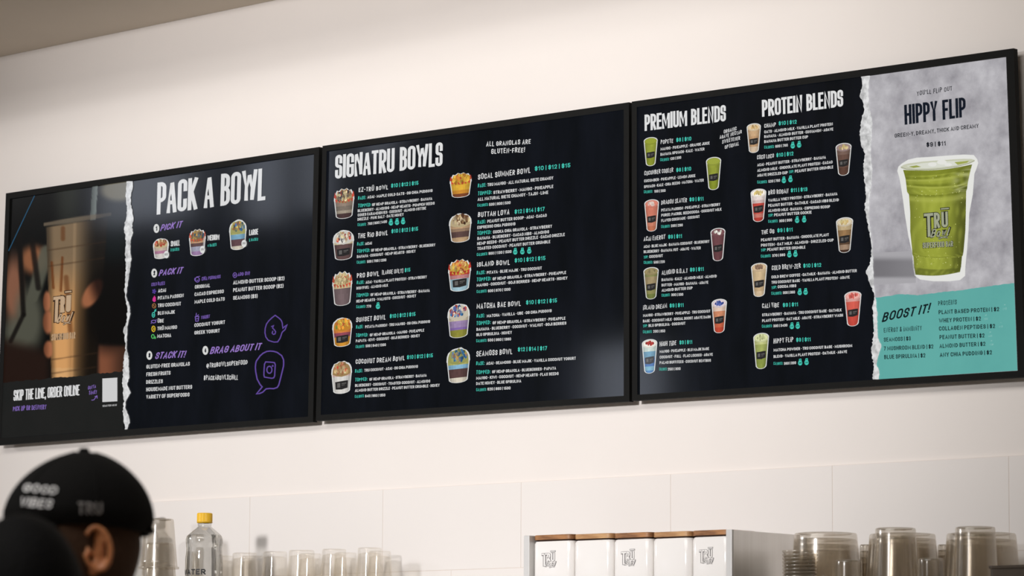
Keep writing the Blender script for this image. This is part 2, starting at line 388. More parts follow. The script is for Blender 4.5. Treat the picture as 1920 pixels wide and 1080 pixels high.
def text_quads(s, L, cap, style, wt=None):
    """lettering L long and cap high in a flat frame: x along the line, y up"""
    S = STY[style]; th = (wt or S['w'])*cap; R = random.Random(s+style)
    fix = lambda ch: ch != ' ' and G[ch][0] == 0
    sp = S['sp']*cap; n_gap = max(len(s)-1, 0); sx = 1
    gaps = sum(sp for i in range(len(s)-1) if s[i] != ' ')
    for _ in range(6):
        tx_ = th if wt and (style == 'cond2' or wt > .24) else min(th, S.get('cl', .34)*.62*cap*sx)
        flex = sum(S['space']*cap if c == ' ' else (0 if fix(c) else G[c][0]*cap+th*.55) for c in s)+gaps
        sx = max(.05, (L-sum(tx_ for c in s if fix(c)))/max(flex, 1e-6))
        if flex < 1e-6: sx = 1
    items = [None if c == ' ' else (c, tx_ if fix(c) else (G[c][0]*cap+th*.55)*sx) for c in s]; x = 0; Q = []
    for it in items:
        if it is None: x += S['space']*cap*sx; continue
        ch, w = it; W_ = max(w-tx_, 1e-3)
        jy = R.uniform(-1, 1)*S['jit']*cap; js = 1+R.uniform(-1, 1)*S['jit']*1.2; jr = R.uniform(-1, 1)*S['jit']*.8
        H_ = cap-th
        for st in G[ch][1]:
            P = [((x+tx_/2+p[0]*W_), th/2+p[1]*H_*js+jy) + tuple(p[2:]) for p in st]
            P = rounded(P, S['R']*max(w, .2*cap), S['seg'])
            P = [(p[0]+(p[1]-cap/2)*(S['slant']+jr), p[1]) for p in P]
            Q += ribbon(P, tx_)
        x += w+S['sp']*cap*sx
    return Q
LIFT = .0004
class Board(MB):
    """flat things shown on one screen, laid out on the screen's own plane"""
    def __init__(s, y, lean): super().__init__(); s.y = y; s.lean = lean
    def pt(s, px, py, lay): return at(px, py, s.y-LIFT*lay)
    def P(s, pts, col, lay=1, mi=0): s.poly([s.pt(x, y, lay) for x, y in pts], lin(col) if not isinstance(col, list) else [lin(c) for c in col], mi)
    def text(s, x0, y0, x1, y1, cap, style, txt, col, lay=2, wt=None, shift=(0, 0)):
        L = math.hypot(x1-x0, y1-y0); ux, uy = (x1-x0)/L, (y1-y0)/L; le = s.lean((x0+x1)/2)
        for q in text_quads(txt, L, cap, style, wt):
            s.P([(x0+ux*a-le*b+shift[0], y0+uy*a-b+shift[1]) for a, b in q], col, lay)
    def stroke(s, pts, th, col, lay=2, ext=False):
        for q in ribbon(pts, th, ext): s.P(q, col, lay)
    def disc(s, cx, cy, rx, ry, col, lay=2, n=18, rot=0):
        s.P([(cx+rx*math.cos(2*math.pi*k/n)*math.cos(rot)-ry*math.sin(2*math.pi*k/n)*math.sin(rot), cy+rx*math.cos(2*math.pi*k/n)*math.sin(rot)+ry*math.sin(2*math.pi*k/n)*math.cos(rot)) for k in range(n)], col, lay)
    def ring(s, cx, cy, rx, ry, th, col, lay=2, n=18):
        s.stroke([(cx+rx*math.cos(2*math.pi*k/n), cy+ry*math.sin(2*math.pi*k/n)) for k in range(n+1)], th, col, lay)

WHITE, TEAL, PURPLE, INK = (222, 222, 222), (70, 196, 178), (136, 108, 190), (17, 22, 30)

# ------------------------------------------------------------------ the three menu screens
YB, YS = -.043, -.0375          # bezel front, display surface
def lean_of(q):                # sideways px per px down, across the screen
    (a, b), (c, d) = ((q[3][0]-q[0][0])/(q[3][1]-q[0][1]), q[0][0]), ((q[2][0]-q[1][0])/(q[2][1]-q[1][1]), q[1][0])
    return lambda x: a+(c-a)*(x-b)/(d-b)
def screen(outer, inner, label):
    """outer and inner: corners TL TR BR BL of the bezel front and of the display"""
    O = [at(x, y, YB) for x, y in outer]; I = [at(x, y, YB) for x, y in inner]; D = [at(x, y, YS) for x, y in inner]
    cx = sum(p.x for p in O)/4; zb = min(p.z for p in O)
    root = thing('menu_screen', (cx, -.025, zb), label, 'menu screen', 'menu screens along the wall above the counter')
    f = MB(); yb = YB+.017
    for i in range(4):
        j = (i+1) % 4
        def inset(P, Q, d):  # small chamfer on the outer edge
            return P
        f.poly([O[i], O[j], I[j], I[i]])                                   # front face, mitred
        f.poly([I[i], I[j], (D[j].x, YS+.001, D[j].z), (D[i].x, YS+.001, D[i].z)])  # inner lip
        f.poly([(O[i].x, yb, O[i].z), (O[j].x, yb, O[j].z), O[j], O[i]])   # outer side
        f.poly([(O[j].x, yb, O[j].z), (O[i].x, yb, O[i].z), (I[i].x, yb, I[i].z), (I[j].x, yb, I[j].z)])
    f.build('screen_frame', M_bezel, root, bevel=.0012)
    b = MB(); x0, x1 = min(p.x for p in I)+.02, max(p.x for p in I)-.02; z0, z1 = min(p.z for p in I)+.02, max(p.z for p in I)-.02
    b.box((x0, yb, z0), (x1, -.009, z1)); b.build('housing', M_back, root)
    mt = MB(); mt.box((cx-.3, -.009, (z0+z1)/2-.18), (cx+.3, -.001, (z0+z1)/2+.18)); mt.build('wall_mount', M_back, root)
    p = MB(); p.poly([D[3], D[2], D[1], D[0]]); p.build('display_panel', M_screen, root)
    return root, lean_of(inner)
def board_part(name, root, lean, fn, mat=None, label=None):
    b = Board(YS, lean); fn(b)
    o = b.build(name, mat or M_pic, root)
    if label: o['label'] = label
    return o

DEF = {'n': ('hand', 9, WHITE), 'p': ('sans', 7.2, TEAL), 'b': ('hand', 6.5, TEAL), 't': ('sans', 5.4, WHITE), 'c': ('hand', 5.6, TEAL), 'k': None}
def kettle(b, x, y, col=TEAL, ink=(20, 40, 42), s=1.0, txt='11G'):
    b.disc(x, y+2.2*s, 4.0*s, 4.6*s, col, 2)
    b.P([(x-2.6*s, y-.5*s), (x-1.9*s, y-5.4*s), (x+2.1*s, y-6.0*s), (x+2.8*s, y-.9*s)], col, 2)
    b.P([(x-1.1*s, y-2.6*s), (x-.9*s, y-4.1*s), (x+1.1*s, y-4.4*s), (x+1.3*s, y-2.9*s)], ink, 3)
    b.text(x-2.9*s, y+4.0*s, x+2.9*s, y+3.3*s, 3.2*s, 'sans', txt, ink, 3, .2)
def entry(rows):
    def fn(b):
        for rw in rows:
            if rw[0] == 'k': kettle(b, rw[1], rw[2], txt=rw[3] if len(rw) > 3 else '20G'); continue
            st, cap, col = DEF[rw[0]]
            if len(rw) > 6: cap = rw[6]
            b.text(rw[1], rw[2], rw[3], rw[4], cap, st, rw[5], col)
    return fn

def shade(c, k): return tuple(max(0, min(255, v*k)) for v in c)
def food_pic(x0, y0, x1, y1, layers, tops, label=None, cup=False, spikes=None, badge=None, seed=1, sk=.11):
    """a cut-out food photo: pale sticker edge, tub or cup, layers, toppings"""
    R = random.Random(seed); w = x1-x0; h = y1-y0; xc = (x0+x1)/2
    mute = lambda c: tuple(.95*(v+(sum(c)/3-v)*.16) for v in c)
    layers = [(f_, mute(c)) for f_, c in layers]; tops = [mute(c) for c in tops]; spikes = mute(spikes) if spikes else None
    rimv = .20 if cup else .40                      # where the rim sits below the top
    bw = .62 if cup else .78
    def px(u, v):                                   # u -1..1, v 0 top..1 bottom
        x = xc+u*w/2; return (x, y0+v*h-sk*(x-xc))
    def side(v):
        k = 0 if v < rimv else (v-rimv)/(1-rimv)
        return (1-.0*k) - (1-bw)*k
    def body_pts(e, vt):
        pts = []
        ex, ey = e/(w/2), e/h
        for v in (rimv, .6, .8, .90): pts.append(((side(v)*.88-.0)+ex, v))
        for a in (20, 45, 70, 90, 110, 135, 160):
            t_ = math.radians(a); pts.append((math.cos(t_)*(side(.93)*.84+ex), .90+math.sin(t_)*(.055+ey)))
        pts += [(-p[0], p[1]) for p in pts[:4]][::-1]
        return pts
    def mound_pts(e):
        ex, ey = e/(w/2), e/h; pts = []
        n = 13
        for i in range(n):
            t_ = math.pi*(1-i/(n-1)); j = 0
            if cup: yv = rimv*.62-math.sin(t_)*(rimv*.50+ey)
            else:
                if spikes: j = .05*(1 if i % 2 else -.6)
                else: j = R.uniform(-.02, .02)
                yv = rimv-.02-math.sin(t_)**.7*(rimv*.86+ey+j)
            pts.append((-(.94+ex)*math.cos(math.pi-t_), max(.0, yv)))
        return pts
    def fn(b):
        out = body_pts(1.6, 0)
        mp_ = mound_pts(1.2)
        b.P([px(u, v) for u, v in mp_ + out], (214, 214, 212), 1)
        # body layers, from the rim down
        inner = body_pts(0, 0)
        vs = [l[0] for l in layers]+[1]
        for i, (f0, c) in enumerate(layers):
            va = rimv+(.97-rimv)*f0; vb = rimv+(.97-rimv)*(layers[i+1][0] if i+1 < len(layers) else 1)
            cs = 8
            for s in range(cs):
                ua, ub = -1+2*s/cs, -1+2*(s+1)/cs
                k = .86+.24*math.sin(math.pi*(s+.6)/cs)
                def rr(u, v):
                    lim = .88*side(v)
                    vv = v
                    if v > .9: vv = .90+.065*math.sqrt(max(0, 1-u*u))
                    return px(u*lim, vv)
                n_ = 3
                for q in range(n_):
                    v0_, v1_ = va+(vb-va)*q/n_, va+(vb-va)*(q+1)/n_
                    b.P([rr(ua, v0_), rr(ub, v0_), rr(ub, v1_), rr(ua, v1_)], shade(c, k*R.uniform(.96, 1.04)), 2)
        if label:
            la, lb = (.50, .70) if cup else (.60, .84)
            lw = .62
            b.P([px(-lw, la+.02), px(lw*.5, la), px(lw, la), px(lw*.93, lb-.02), px(0, lb+.015), px(-lw*.93, lb)], (42, 40, 40), 3)
            b.P([px(-.42, la+.06), px(-.14, la+.06), px(-.14, lb-.05), px(-.42, lb-.05)], (98, 96, 94), 4)
            b.P([px(.0, la+.07), px(.45, la+.06), px(.45, la+.09), px(.0, la+.10)], (92, 90, 88), 4)
            b.P([px(.0, la+.12), px(.3, la+.11), px(.3, la+.135), px(.0, la+.145)], (82, 80, 78), 4)
        # rim / topping
        if cup:
            n = 20; cy = rimv*.72
            b.P([px(.92*math.cos(2*math.pi*k/n), cy+rimv*.58*math.sin(2*math.pi*k/n)) for k in range(n)], shade(tops[0], 1.0), 3)
            b.P([px(.80*math.cos(2*math.pi*k/n), cy-.01+rimv*.44*math.sin(2*math.pi*k/n)) for k in range(n)], shade(tops[0], 1.12), 4)
            for k in range(16 if len(tops) > 1 else 0):
                a, q = R.uniform(0, 6.28), R.uniform(0, 1)**.5; c = R.choice(tops[1:])
                u, v = .55*q*math.cos(a), cy-.01+rimv*.26*q*math.sin(a); s = .13
                b.P([px(u+s*math.cos(d+a), v+s*w/h*.8*math.sin(d+a)) for d in (0, 1.4, 2.6, 4.0, 5.2)], shade(c, R.uniform(.8, 1.15)), 5)
        else:
            b.P([px(u*.93, v+.012) for u, v in mound_pts(0)]+[px(.5, rimv+.05), px(0, rimv+.08), px(-.5, rimv+.05)], shade(tops[0], .9), 3)
            if spikes:
                for k in range(7):
                    u = -.85+1.7*k/6; v = rimv*.55-.25*rimv*math.cos(u*1.4); s = .14
                    b.P([px(u-s, v+.09), px(u*1.06, v-.075), px(u+s, v+.09), px(u, v+.14)], shade(spikes, R.uniform(.85, 1.15)), 4)
                for k in range(6):
                    u = -.75+1.5*k/5; v = rimv*.92+.05*math.cos(u*1.5); s = .15
                    b.P([px(u-s, v-.04), px(u+s, v-.05), px(u+.02, v+.07)], shade(spikes, R.uniform(.85, 1.15)), 5)
            for k in range(46):
                a, q = R.uniform(0, 6.28), R.uniform(0, 1)**.5; c = R.choice(tops)
                u, v = .74*q*math.cos(a), rimv*.58+rimv*.36*q*math.sin(a); s = R.uniform(.08, .16)
                b.P([px(u+s*math.cos(d+a), v+s*w/h*.8*math.sin(d+a)) for d in (0, 1.3, 2.5, 3.8, 5.1)], shade(c, R.uniform(.72, 1.2)), 6)
        if badge:
            bx, by, tx_ = badge
            b.stroke([(bx+1.5, by-6), (bx+2.5, by-22)], .8, (200, 200, 198), 6)
            b.disc(bx, by, 4.9, 7.0, (218, 218, 216), 7); b.text(bx-3.3, by+2.2, bx+3.3, by+1.4, 4.6, 'sans', tx_, (30, 30, 32), 8, .22)
    return fn
def jag(pts, amp, seed, step=3.0):
    """a torn edge through these points"""
    R = random.Random(seed); out = []
    for (a, b), (c, d) in zip(pts, pts[1:]):
        n = max(1, int(math.hypot(c-a, d-b)/step))
        for k in range(n):
            u = k/n; out.append((a+(c-a)*u+R.uniform(-amp, amp), b+(d-b)*u))
    out.append(pts[-1]); return out
def strip_faces(b, Lp, Rp, y0, y1, lay, col=(210, 210, 210), n=150):
    def xi(P, y):
        for (a, c), (d, e) in zip(P, P[1:]):
            if c <= y <= e: return a+(d-a)*(y-c)/(e-c or 1)
        return P[0][0] if y < P[0][1] else P[-1][0]
    R = random.Random(4)
    ys = [y0+(y1-y0)*k/n for k in range(n+1)]; jl = [R.uniform(-1.1, 1.1) for _ in ys]; jr = [R.uniform(-.6, .6) for _ in ys]
    for k in range(n):
        b.P([(xi(Lp, ys[k])+jl[k], ys[k]), (xi(Rp, ys[k])+jr[k], ys[k]), (xi(Rp, ys[k+1])+jr[k+1], ys[k+1]), (xi(Lp, ys[k+1])+jl[k+1], ys[k+1])], col, lay)
def tru_logo(b, x, y, w, h, fill, edge, lay, bowl=True, sub=None, lean=-.13, k=1):
    """tall T, R and barred U, a script word under them and crossed spoons; x y is the top left, w h the size"""
    def tx(x0, x1, yb, cap, s, wt, col, ly, style='cond2'): b.text(x+x0*w, y+yb*h+lean*x0*w, x+x1*w, y+yb*h+lean*x1*w, cap*h, style, s, col, ly, wt)
    for col, ly, d in ((edge, lay, 1), (fill, lay+1, 0)):
        g_ = .02*d
        tx(-g_, .38+g_, .90+g_, .745+2*g_, 'T', .205 if d else .12, col, ly)
        tx(.40-g_, .64+g_, .645+g_, .49+2*g_, 'R', .30 if d else .155, col, ly)
        tx(.71-g_, .97+g_, .645+g_, .49+2*g_, 'U', .30 if d else .155, col, ly)
        b.stroke([(x+.70*w, y+.055*h+lean*.70*w), (x+.98*w, y+.055*h+lean*.98*w)], (.085 if d else .04)*h, col, ly, True)
        if bowl:
            tx(.30-g_, 1.02+g_, .925+g_, .26+2*g_, 'Bowl', .27 if d else .13, col, ly, 'brush')
            b.stroke([(x+.56*w, y+1.0*h+lean*.5*w), (x+.95*w, y+.915*h+lean*.9*w)], (.05 if d else .02)*h, col, ly)
            b.stroke([(x+.58*w, y+.925*h+lean*.5*w), (x+.97*w, y+.985*h+lean*.9*w)], (.05 if d else .02)*h, col, ly)

# ---- left screen
o1 = [(11, 362.5), (598.3, 275.5), (586.9, 791.2), (-7, 835)]
i1 = [(18.5, 372.5), (588.6, 288.3), (577.4, 781.2), (1.6, 821.8)]
S1, L1 = screen(o1, i1, 'leftmost black framed menu screen headed PACK A BOWL with a held drink photo')
def sm(a, b, x):
    t_ = max(0, min(1, (x-a)/(b-a))); return t_*t_*(3-2*t_)
def mixc(a, b, k): return tuple(p+(q-p)*k for p, q in zip(a, b))
def ell(x, y, cx, cy, rx, ry, soft=.25, rot=0):
    dx, dy = x-cx, y-cy; c, s = math.cos(rot), math.sin(rot)
    d = math.hypot((dx*c+dy*s)/rx, (-dx*s+dy*c)/ry); return 1-sm(1-soft, 1+soft, d)
def segd(x, y, a, b):
    vx, vy = b[0]-a[0], b[1]-a[1]; k = max(0, min(1, ((x-a[0])*vx+(y-a[1])*vy)/(vx*vx+vy*vy)))
    return math.hypot(x-a[0]-vx*k, y-a[1]-vy*k)
def photo_col(x, y):
    c = (9, 9, 8)
    c = mixc(c, (44, 46, 40), .8*ell(x, y, 128, 360, 22, 70, .8))
    c = mixc(c, (100, 95, 80), ell(x, y, 222, 356, 34, 22, .35))
    c = mixc(c, (16, 26, 28), .6*ell(x, y, 215, 440, 24, 50, .6))
    # blurred person behind the cup
    c = mixc(c, (132, 84, 56), ell(x, y, 64, 487, 26, 26, .45))
    c = mixc(c, (138, 92, 70), .9*ell(x, y, 26, 545, 17, 62, .5))
    c = mixc(c, (84, 84, 72), .9*max(1-sm(8, 17, segd(x, y, (88, 472), (60, 560))), ell(x, y, 54, 600, 26, 60, .5), ell(x, y, 40, 625, 34, 36, .5)))
    c = mixc(c, (14, 11, 9), .9*(1-sm(2, 7, segd(x, y, (36, 440), (44, 590)))))
    c = mixc(c, (14, 11, 9), .85*(1-sm(2, 6, segd(x, y, (44, 590), (20, 640)))))
    c = mixc(c, (15, 11, 9), .8*(1-sm(2, 8, segd(x, y, (60, 450), (72, 540)))))
    c = mixc(c, (34, 21, 16), sm(635, 668, y+.25*(60-x))*(1-sm(80, 105, x)))
    # forearm, low right
    c = mixc(c, (122, 74, 52), sm(178, 190, x)*sm(640, 652, y-.06*(x-190))*(1-.55*sm(195, 236, x)))
    # straw
    if y < 413:
        xs = 178.5-(y-345)*.065; c = mixc(c, (118, 126, 122), .85*(1-sm(4.5, 6, abs(x-xs)))*(.75+.25*sm(-5, 5, x-xs)))
    # cup
    yt = 421-.155*(x-83)
    xl = 87+(y-440)*.036; xr = 201.5-(y-420)*.078
    cupm = sm(-1.2, 1.2, x-xl)*(1-sm(-2, 2, x-xr))*sm(-1, 2, y-yt-5)
    if cupm > 0:
        u = (x-xl)/(xr-xl); lo = sm(470, 600, y)
        prof = (.55+.45*sm(0, .14, u))*(1-.80*sm(.42, .86, u))
        prof *= 1-.45*sm(.30, .62, u)*lo
        base = mixc((120, 100, 76), (206, 152, 96), lo)
        if y > 690: base = mixc(base, (214, 170, 118), .5)
        cc = shade(base, prof)
        cc = mixc(cc, (96, 48, 18), .75*(1-sm(1.2, 3.5, segd(x, y, (97, 492), (100, 540)))))
        cc = mixc(cc, (96, 48, 18), .75*(1-sm(1.2, 3.5, segd(x, y, (117, 483), (114, 545)))))
        cc = mixc(cc, (90, 48, 20), .6*(1-sm(2, 6, segd(x, y, (118, 428), (118, 448)))))
        cc = mixc(cc, (92, 50, 24), .6*(1-sm(2, 7, segd(x, y, (124, 520), (132, 620)))))
        for yy in (462, 492, 668, 694):
            cc = mixc(cc, (58, 40, 26), .4*(1-sm(.6, 2.2, abs(y-yy+.15*(x-140)))))
        cc = mixc(cc, shade(cc, 1.25), .6*(1-sm(1, 4, abs(u-.47)*100)))
        c = mixc(c, cc, cupm)
    # rim
    dr = abs(y-yt-.0)-(1.8+1.8*math.sin(max(0, min(1, (x-82)/127))*math.pi))
    if 82 < x < 209: c = mixc(c, shade((128, 112, 92), 1-.45*sm(150, 205, x)), .7*(1-sm(0, 2.4, dr)))
    # hand: dark sleeve, thumb, finger tips
    c = mixc(c, (10, 8, 7), .95*ell(x, y, 206, 575, 42, 78, .35, .1)*sm(150, 168, x))
    c = mixc(c, mixc((150, 94, 64), (40, 22, 16), sm(160, 190, x-.35*(y-550))), ell(x, y, 173, 550, 14, 30, .22, .55))
    for cx, cy, rx, ry in ((88, 566, 7, 20), (90, 604, 9.5, 22), (91, 655, 9, 16)):
        c = mixc(c, mixc((112, 66, 44), (164, 104, 72), sm(-8, 6, x-cx)), ell(x, y, cx, cy, rx, ry, .25)*(1-sm(0, 5, x-xl-1)))
    return c
ST1L = [(238,340),(237.3,352.6),(234.7,363),(237.3,376),(237.3,389),(238,401.9),(234.7,414.9),(232.6,427.8),(234.2,440.8),(235.5,451.2),(234.7,474.5),(236,495.2),(235.5,513.4),(234.7,529),(233.4,541.9),(234.7,556.2),(237,566.7),(238.5,584.4),(237,602.2),(231.1,620),(234,631.9),(235.6,649.6),(232.6,673.3),(230.5,694),(229.6,717.8),(231.1,735.6),(232.6,753.3),(229.6,771.1),(232.6,791.9),(234.1,806)]
ST1R = [(248.5,338),(249,352.6),(245,365.6),(245,381.1),(248.4,396.7),(250.3,409.7),(247.7,425.2),(249.5,435.6),(245,448.6),(244.3,466.7),(246.4,484.9),(243.8,503),(241.7,518.6),(238.6,539.3),(236,556),(237,557.8),(243,572.6),(244.4,590.4),(239.4,608.1),(238.5,626),(237,652.6),(240.6,667.4),(241.5,688),(243,706),(238,720.7),(245.3,735.6),(237,750.4),(234.1,763.7),(241.5,780),(243,791.9),(238,806)]
def xat(P, y):
    for (a, c), (d, e) in zip(P, P[1:]):
        if c <= y <= e: return a+(d-a)*(y-c)/(e-c or 1)
    return P[0][0] if y < P[0][1] else P[-1][0]
def ph(b):
    nx, ny = 112, 190
    tl = lambda y: 18.9-(y-372)*.0376; 
    def gp(i, j):
        u, v = i/nx, j/ny
        xa = 18.6+(1.5-18.6)*v; xb = 241-8*v
        yt_, yb_ = 373-.148*(xa+(xb-xa)*u-18.5), 722-.09*(xa+(xb-xa)*u-5)
        y = yt_+(yb_-yt_)*v; x = (18.6-(y-372)*.0376)*(1-u)+xat(ST1L, y)*u+1.5*u
        return x, y
    pts = [[gp(i, j) for i in range(nx+1)] for j in range(ny+1)]
    base = len(b.v)
    for row in pts:
        for x, y in row: b.v.append(tuple(b.pt(x, y, 1))); b.c.append(lin(photo_col(x, y)))
    for j in range(ny):
        for i in range(nx):
            a = base+j*(nx+1)+i; b.f.append([a, a+nx+1, a+nx+2, a+1]); b.m.append(0)
board_part('blue_line_graphic', S1, L1, lambda b: b.stroke([(64.8, 366.9), (16, 470.6)], 1.6, (36, 78, 106), 2))
def ph_logo(b):
    tru_logo(b, 98.5, 547, 35, 64, (186, 158, 128), (52, 36, 26), 3, lean=-.12)
def ph_bar(b):
    b.text(96.5, 639, 141, 634.5, 12.5, 'cond2', 'SUPERFOOD BAR', (52, 36, 26), 3, .26)
    b.text(96.5, 639, 141, 634.5, 12.5, 'cond2', 'SUPERFOOD BAR', (176, 146, 114), 4, .13)
board_part('held_drink_photo', S1, L1, ph, label='dark photo of a hand holding an iced drink')
board_part('drink_logo_print', S1, L1, ph_logo)
board_part('drink_caption_print', S1, L1, ph_bar)

def cs(b):
    top = jag([(4.5, 718), (18, 716), (60, 712.5), (110, 708), (150, 705), (176, 701), (205, 698.5), (232, 696)], 0.3, 3, 4)
    top = [(x, y+rnd.uniform(-1.2, 1.2)) for x, y in top]
    b.P(top+[(232, 805.5), (150, 810.9), (1.7, 821.6)], (30, 30, 30), 2)
board_part('order_online_banner', S1, L1, cs, M_photo_strip)
def cs_t(b):
    b.text(25.2, 752.3, 148.7, 741.8, 21.5, 'cond', 'SKIP THE LINE, ORDER ONLINE', WHITE, 4)
board_part('order_online_lettering', S1, L1, cs_t)
board_part('delivery_lettering', S1, L1, lambda b: b.text(24.3, 771.3, 86.5, 767, 9, 'hand', 'PICK UP OR DELIVERY', PURPLE, 4, .13))
def outta(b):
    b.text(165, 731, 179.9, 727.2, 6.5, 'hand', 'OUTTA', PURPLE, 4); b.text(166.5, 740.4, 181, 738, 7.2, 'hand', 'TiME!', PURPLE, 4)
    b.stroke([(171.5, 750.3), (176, 749.8), (181, 743)], 1.1, PURPLE, 4); b.stroke([(177.5, 743.6), (182, 742), (182.3, 747)], 1.1, PURPLE, 4)
board_part('handwritten_note', S1, L1, outta)
def card(b):
    b.P([(192, 709.8), (219.9, 708), (219.9, 752.4), (192, 753.9)], (204, 204, 204), 4)
    b.text(192.3, 763, 218.7, 761, 3.6, 'sans', 'SCAN FOR MENU', (190, 190, 190), 4)
board_part('blank_scan_card', S1, L1, card)
board_part('torn_paper_strip', S1, L1, lambda b: strip_faces(b, ST1L, ST1R, 339.8, 805.2, 5), M_paper, 'white torn paper strip')
board_part('heading_lettering', S1, L1, lambda b: b.text(293.6, 404.3, 497.3, 376.6, 63.5, 'cond', 'PACK A BOWL', (216, 216, 216), 2))
def step(i):
  def fn(b):
    for x, y, n in ((293.3, 428.4, '1'), (289.1, 512.1, '2'), (280, 666.3, '3'), (385, 657, '4'))[i:i+1]:
        b.disc(x, y, 5.4, 8.4, (212, 212, 210), 2); b.text(x-1.6, y+4.3, x+1.9, y+3.8, 8.6, 'cond2', n, INK, 3, .24)
    for a in ((302, 433, 341.4, 425.8, 12, 'PICK IT'), (299, 517.3, 342.3, 512.5, 12, 'PACK IT'), (292, 673.5, 348, 670, 13, 'STACK IT!'), (395, 664, 489.7, 655.5, 13, 'BRAG ABOUT IT'))[i:i+1]:
        b.text(*a[:5], 'brush', a[5], (146, 116, 190), 2, .17)
  return fn
for i in range(4): board_part('step_lettering', S1, L1, step(i))
def size_(i):
  def fn(b):
    for a in ((320.1, 462.5, 336.9, 460.3, 10.8, 'SMALL'), (389.3, 451.5, 411, 449.7, 10.8, 'MEDIUM'), (467.1, 441.8, 483.9, 439.7, 11.2, 'LARGE'))[i:i+1]:
        b.text(*a[:5], 'cond', a[5], WHITE, 2)
    for a in ((319.7, 471.6, 335.7, 470, 5.8, '3 BASES'), (389.3, 463, 405.7, 461.2, 5.8, '4 BASES'), (467.1, 453, 483.7, 451.2, 5.8, '5 BASES'))[i:i+1]:
        b.text(*a[:5], 'hand', a[5], TEAL, 2)
  return fn
for i in range(3): board_part('size_lettering', S1, L1, size_(i))
RED, BAN, GRA, BLU, DK = (196, 62, 44), (226, 206, 150), (186, 146, 88), (48, 120, 186), (50, 48, 62)
board_part('bowl_picture', S1, L1, food_pic(287, 447, 316.5, 485.5, [(0, (190, 170, 150)), (.35, (170, 110, 140)), (.6, (196, 190, 184))], [BAN, GRA, (150, 80, 40), RED, RED], badge=(312, 477.3, '8OZ'), seed=2), label='small bowl picture')
board_part('bowl_picture', S1, L1, food_pic(354.6, 429.5, 385.5, 480.5, [(0, (196, 150, 110)), (.2, (96, 70, 70)), (.42, (150, 150, 170)), (.72, (150, 116, 160))], [(150, 120, 80), (50, 60, 80), (200, 160, 70), (60, 100, 110), (70, 90, 110)], spikes=(206, 80, 50), badge=(379.6, 467.9, '12OZ'), seed=3), label='medium bowl picture')
board_part('bowl_picture', S1, L1, food_pic(429.8, 411.5, 462.2, 469.5, [(0, (176, 176, 90)), (.14, (110, 160, 190)), (.42, (96, 66, 70)), (.8, (200, 190, 170))], [(184, 180, 100), BLU, BLU, (60, 90, 110), (206, 190, 90), (210, 130, 50), (90, 80, 70)], badge=(457.6, 456.6, '20OZ'), seed=4), label='large bowl picture')
LISTS = [
 ((283.9, 536.8, 308.7, 534.0, 'COLD BASES'), [(296.3, 548.8, 311.0, 547.3, 'ACAi'), (295.9, 562.4, 344.1, 557.1, 'PITAYA PASSION'), (295.9, 576.3, 339.2, 572.7, 'TRU COCONUT'), (295.9, 590.7, 327.6, 588.1, 'BLU MAJIK'), (295.4, 605.4, 306.9, 604.6, 'ŪBE'), (295.0, 619.5, 331.7, 616.5, 'TRŪ MANGO'), (294.9, 633.6, 320.7, 632.1, 'MATCHA')]),
 ((378.3, 526.2, 413.2, 521.8, 'CHIA PUDDINGS'), [(365.4, 541.5, 393.7, 538.5, 'ORIGINAL'), (364.8, 555.4, 419.4, 549.5, 'CACAO ESPRESSO'), (364.8, 569.5, 421.1, 563.7, 'MAPLE COLD OATS')]),
 ((376.9, 598.4, 393.2, 596.2, 'YOGURT'), [(364.5, 613.3, 421.7, 607.2, 'COCONUT YOGURT'), (364.5, 627.4, 411.8, 623.2, 'GREEK YOGURT')]),
 ((446.0, 517.6, 468.1, 515.5, 'ADD ON!'), [(437.1, 533.6, 533.2, 525.3, 'ALMOND BUTTER SCOOP ($2)'), (437.1, 547.7, 531.3, 539.4, 'PEANUT BUTTER SCOOP ($2)'), (437.1, 562.4, 482.8, 558.5, 'SEAMOSS ($3)')]),
 (None, [(274.4, 691.4, 355.6, 685.7, 'GLUTEN-FREE GRANOLAS'), (274.4, 705.8, 319.4, 702.6, 'FRESH FRUITS'), (274.1, 720.1, 305.0, 718.4, 'DRIZZLES'), (274.1, 734.1, 360.0, 728.9, 'HOUSEMADE NUT BUTTERS'), (274.1, 748.0, 355.1, 743.3, 'VARIETY OF SUPERFOODS')]),
]
def lists(hd_, its):
    def fn(b):
        if hd_: b.text(*hd_[:4], 6.6, 'hand', hd_[4], (128, 100, 186), 2, .13)
        for a in its: b.text(*a[:4], 7.4 if a[0] > 430 or a[1] > 680 else 6.9, 'sans', a[4], WHITE, 2, .18)
    return fn
for hd_, its in LISTS: board_part('ingredient_lettering', S1, L1, lists(hd_, its))
board_part('handle_lettering', S1, L1, lambda b: b.text(387.1, 690, 463.8, 683, 8.6, 'hand', '@TRUBOWLSUPERFOOD', WHITE, 2))
board_part('hashtag_lettering', S1, L1, lambda b: b.text(381.9, 712.6, 446.2, 712, 9.4, 'hand', '#PACKABOWLXCHiLL', WHITE, 2))
P2 = (128, 100, 186)
def icon_0(b):
    for k in range(5):
        a = 1.26*k; b.stroke([(289, 546.3), (289+3.6*math.cos(a), 546.3+4.6*math.sin(a))], 1.2, (84, 62, 150), 2); b.disc(289+2.6*math.cos(a), 546.3+3.2*math.sin(a), 1.2, 1.5, (92, 70, 160), 2)
def icon_1(b):
    b.P([(289.6, 554.3), (292, 558), (292, 564.5), (289, 566.5), (285.8, 563.5), (286.4, 559.4)], (206, 52, 140), 2)
def icon_2(b):
    b.ring(288.9, 573.4, 3.2, 4.2, 1.2, (156, 108, 62), 2); b.stroke([(286.6, 571), (291, 576)], 1.1, (156, 108, 62), 2)
